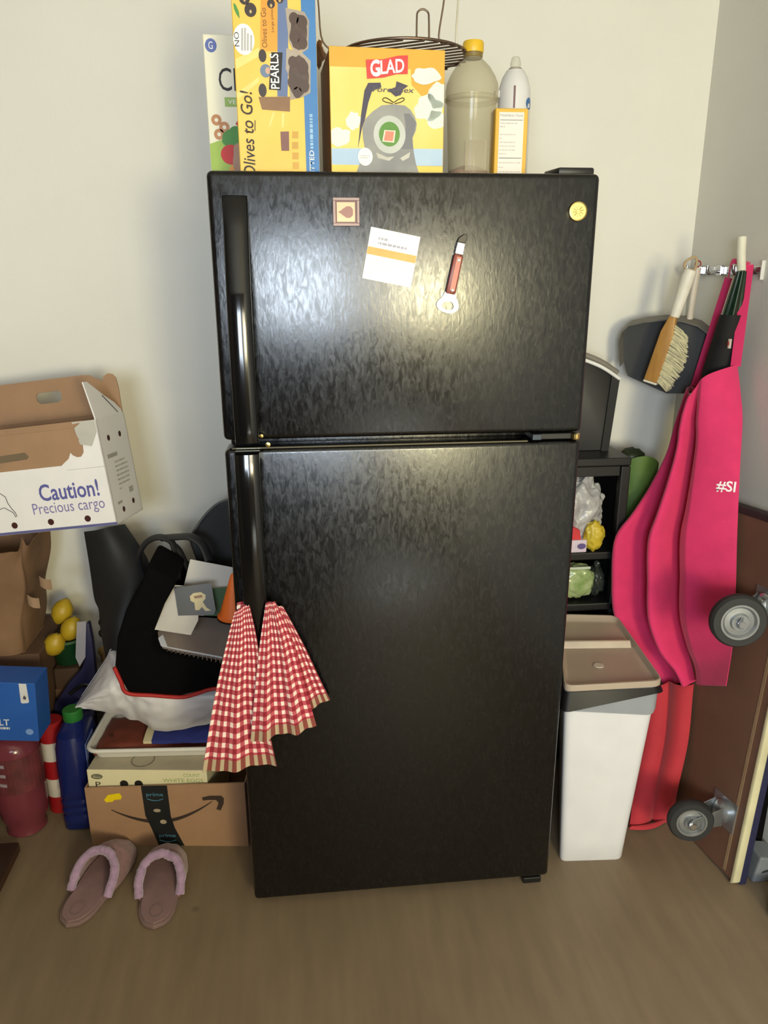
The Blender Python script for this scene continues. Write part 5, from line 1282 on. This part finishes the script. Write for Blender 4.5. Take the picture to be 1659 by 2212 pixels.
# ------------------------------------------------------------------ platform dolly leaning on the right wall
O_ = Vector((.846, -.054, .004)); UPv = Vector((.105, .085, .925)); upn = UPv.normalized()
ACR = Vector((-.045, .40, 0)); ACR = (ACR - upn * ACR.dot(upn)); acn = ACR.normalized(); nrm = acn.cross(upn).normalized()
if nrm.x > 0: nrm = -nrm                      # underside looks left
DHt, DWd = UPv.length, ACR.length
t = thing('platform_dolly', 'wooden platform dolly standing on end with casters towards the room', 'dolly', tuple(O_))
DBR = mat('dolly_brown', (122, 88, 72), 0.5, rgb2=(104, 76, 60), scale=4)
def dp_(a, b, n_=0.0): return O_ + acn * a + upn * b + nrm * n_
link('deck', prism([dp_(.006, 0.01), dp_(DWd, 0.01), dp_(DWd, DHt), dp_(.006, DHt)], -nrm * .016, .003), DBR, t)
link('cream_bumper', prism([dp_(-.008, .012, .003), dp_(.006, .0, .003), dp_(.006, DHt, .003), dp_(-.008, DHt, .003)], -nrm * .022, .004), mat('bumper_cream', (206, 198, 160), 0.5), t, smooth=40)
link('edge_groove', prism([dp_(.030, .02, .001), dp_(.040, .02, .001), dp_(.040, DHt - .02, .001), dp_(.030, DHt - .02, .001)], -nrm * .002), mat('groove_tan', (150, 124, 96), 0.4), t)
link('navy_carpet', prism([dp_(-.006, 0.002, -.018), dp_(DWd, 0.002, -.018), dp_(DWd, DHt, -.018), dp_(-.006, DHt, -.018)], -nrm * .022, .004), mat('carpet_navy', (30, 30, 64), 0.9, var=0.2, scale=80), t)
link('top_edge_band', prism([dp_(-.006, DHt, .006), dp_(DWd, DHt, .006), dp_(DWd, DHt + .018, .006), dp_(-.006, DHt + .018, .006)], -nrm * .044, .004), mat('band_dark', (48, 34, 36), 0.7), t)
RUB = mat('caster_rubber', (38, 38, 38), 0.6, var=0.1); GALV = mat('galvanised', (170, 174, 178), 0.32, 0.85, var=0.12, scale=25)
def caster(a, b, wc, r, fork_dir):
    m_ = dp_(a, b)                               # plate centre on the deck
    o = link('caster', prism([dp_(a - .045, b - .04, 0), dp_(a + .045, b - .04, 0), dp_(a + .045, b + .04, 0), dp_(a - .045, b + .04, 0)], nrm * .004, .001), GALV, t)
    link('swivel', lathe([(.030, 0), (.030, .010), (.022, .018), (.018, .020)], m_ + nrm * .004, nrm, 24), GALV, o, smooth=35)
    ax_ = Vector((.18, 1, -.05)).normalized()
    link('tyre', lathe([(r * .66, -.014), (r * .92, -.014), (r, -.007), (r, .007), (r * .92, .014), (r * .66, .014), (r * .66, -.014)], wc, ax_, 40, caps=False), RUB, o, smooth=35)
    link('hub', lathe([(.010, -.018), (r * .30, -.018), (r * .34, -.010), (r * .52, -.009), (r * .60, -.015), (r * .67, -.015), (r * .67, .015), (.010, .015)], wc, ax_, 36), GALV, o, smooth=30)
    link('axle_bolt', lathe([(.008, -.030), (.009, -.028), (.009, -.022), (.006, -.020), (.006, .03)], wc, ax_, 6), CHROME, o)
    for s in (-1, 1):
        e = m_ + nrm * .018 + ax_ * s * .024; c = wc + ax_ * s * .021; d = (e - c).normalized(); w_ = d.cross(ax_).normalized()
        link('fork', prism([c - d * .012 - w_ * .008, c - d * .012 + w_ * .008, c + w_ * .015, e + w_ * .026, e - w_ * .026, c - w_ * .015], ax_ * s * .003, .001), GALV, o)
caster(.075, .735, at_x(1594, 1340, .800), .066, 0)
caster(.075, .165, at_x(1491, 1771, .748), .058, 0)
# things in the gap between dolly and wall
t = thing('grey_bracket', 'grey slotted plastic block on the floor beside the dolly edge', 'block', (.94, -.03, 0))
link('block', prism([(.905, -.050, 0), (.972, -.050, 0), (.972, -.050, .070), (.918, -.050, .078)], (0, .07, 0), .005), mat('bracket_grey', (120, 124, 128), 0.5), t)
link('slot', flat(Frame((0, -.0505, 0), (1, 0, 0), (0, 0, 1)), [(.925, .030), (.960, .036), (.958, .044), (.930, .037)], .0006), mat('slot_dark', (34, 36, 38), 0.8), t)
t = thing('pale_grey_box', 'pale grey box lying on the floor at the lower right edge', 'box', (.93, -.2, 0))
link('box_body', prism([(.884, -.150, 0), (.972, -.118, 0), (.972, -.42, 0), (.884, -.42, 0)], (0, 0, .055), .006), mat('box_pale_grey', (170, 170, 166), 0.5), t)
link('box_lid', prism([(.880, -.146, .0552), (.974, -.112, .0552), (.974, -.42, .0552), (.880, -.42, .0552)], (0, 0, .010), .003), mat('box_pale_lid', (182, 182, 178), 0.5), t)
t = thing('black_pouch', 'black soft pouch wedged between the dolly and the right wall', 'pouch', (.95, .06, 0))
link('pouch', prism([(.930, .025, .0), (.972, .025, .0), (.976, .030, .42), (.958, .030, .44)], (0, .10, 0), .008, 3), BF, t, smooth=50)
link('flap', prism([(.956, .023, .34), (.976, .023, .34), (.977, .023, .43), (.962, .023, .43)], (0, .003, 0), .001), BLKM, t)
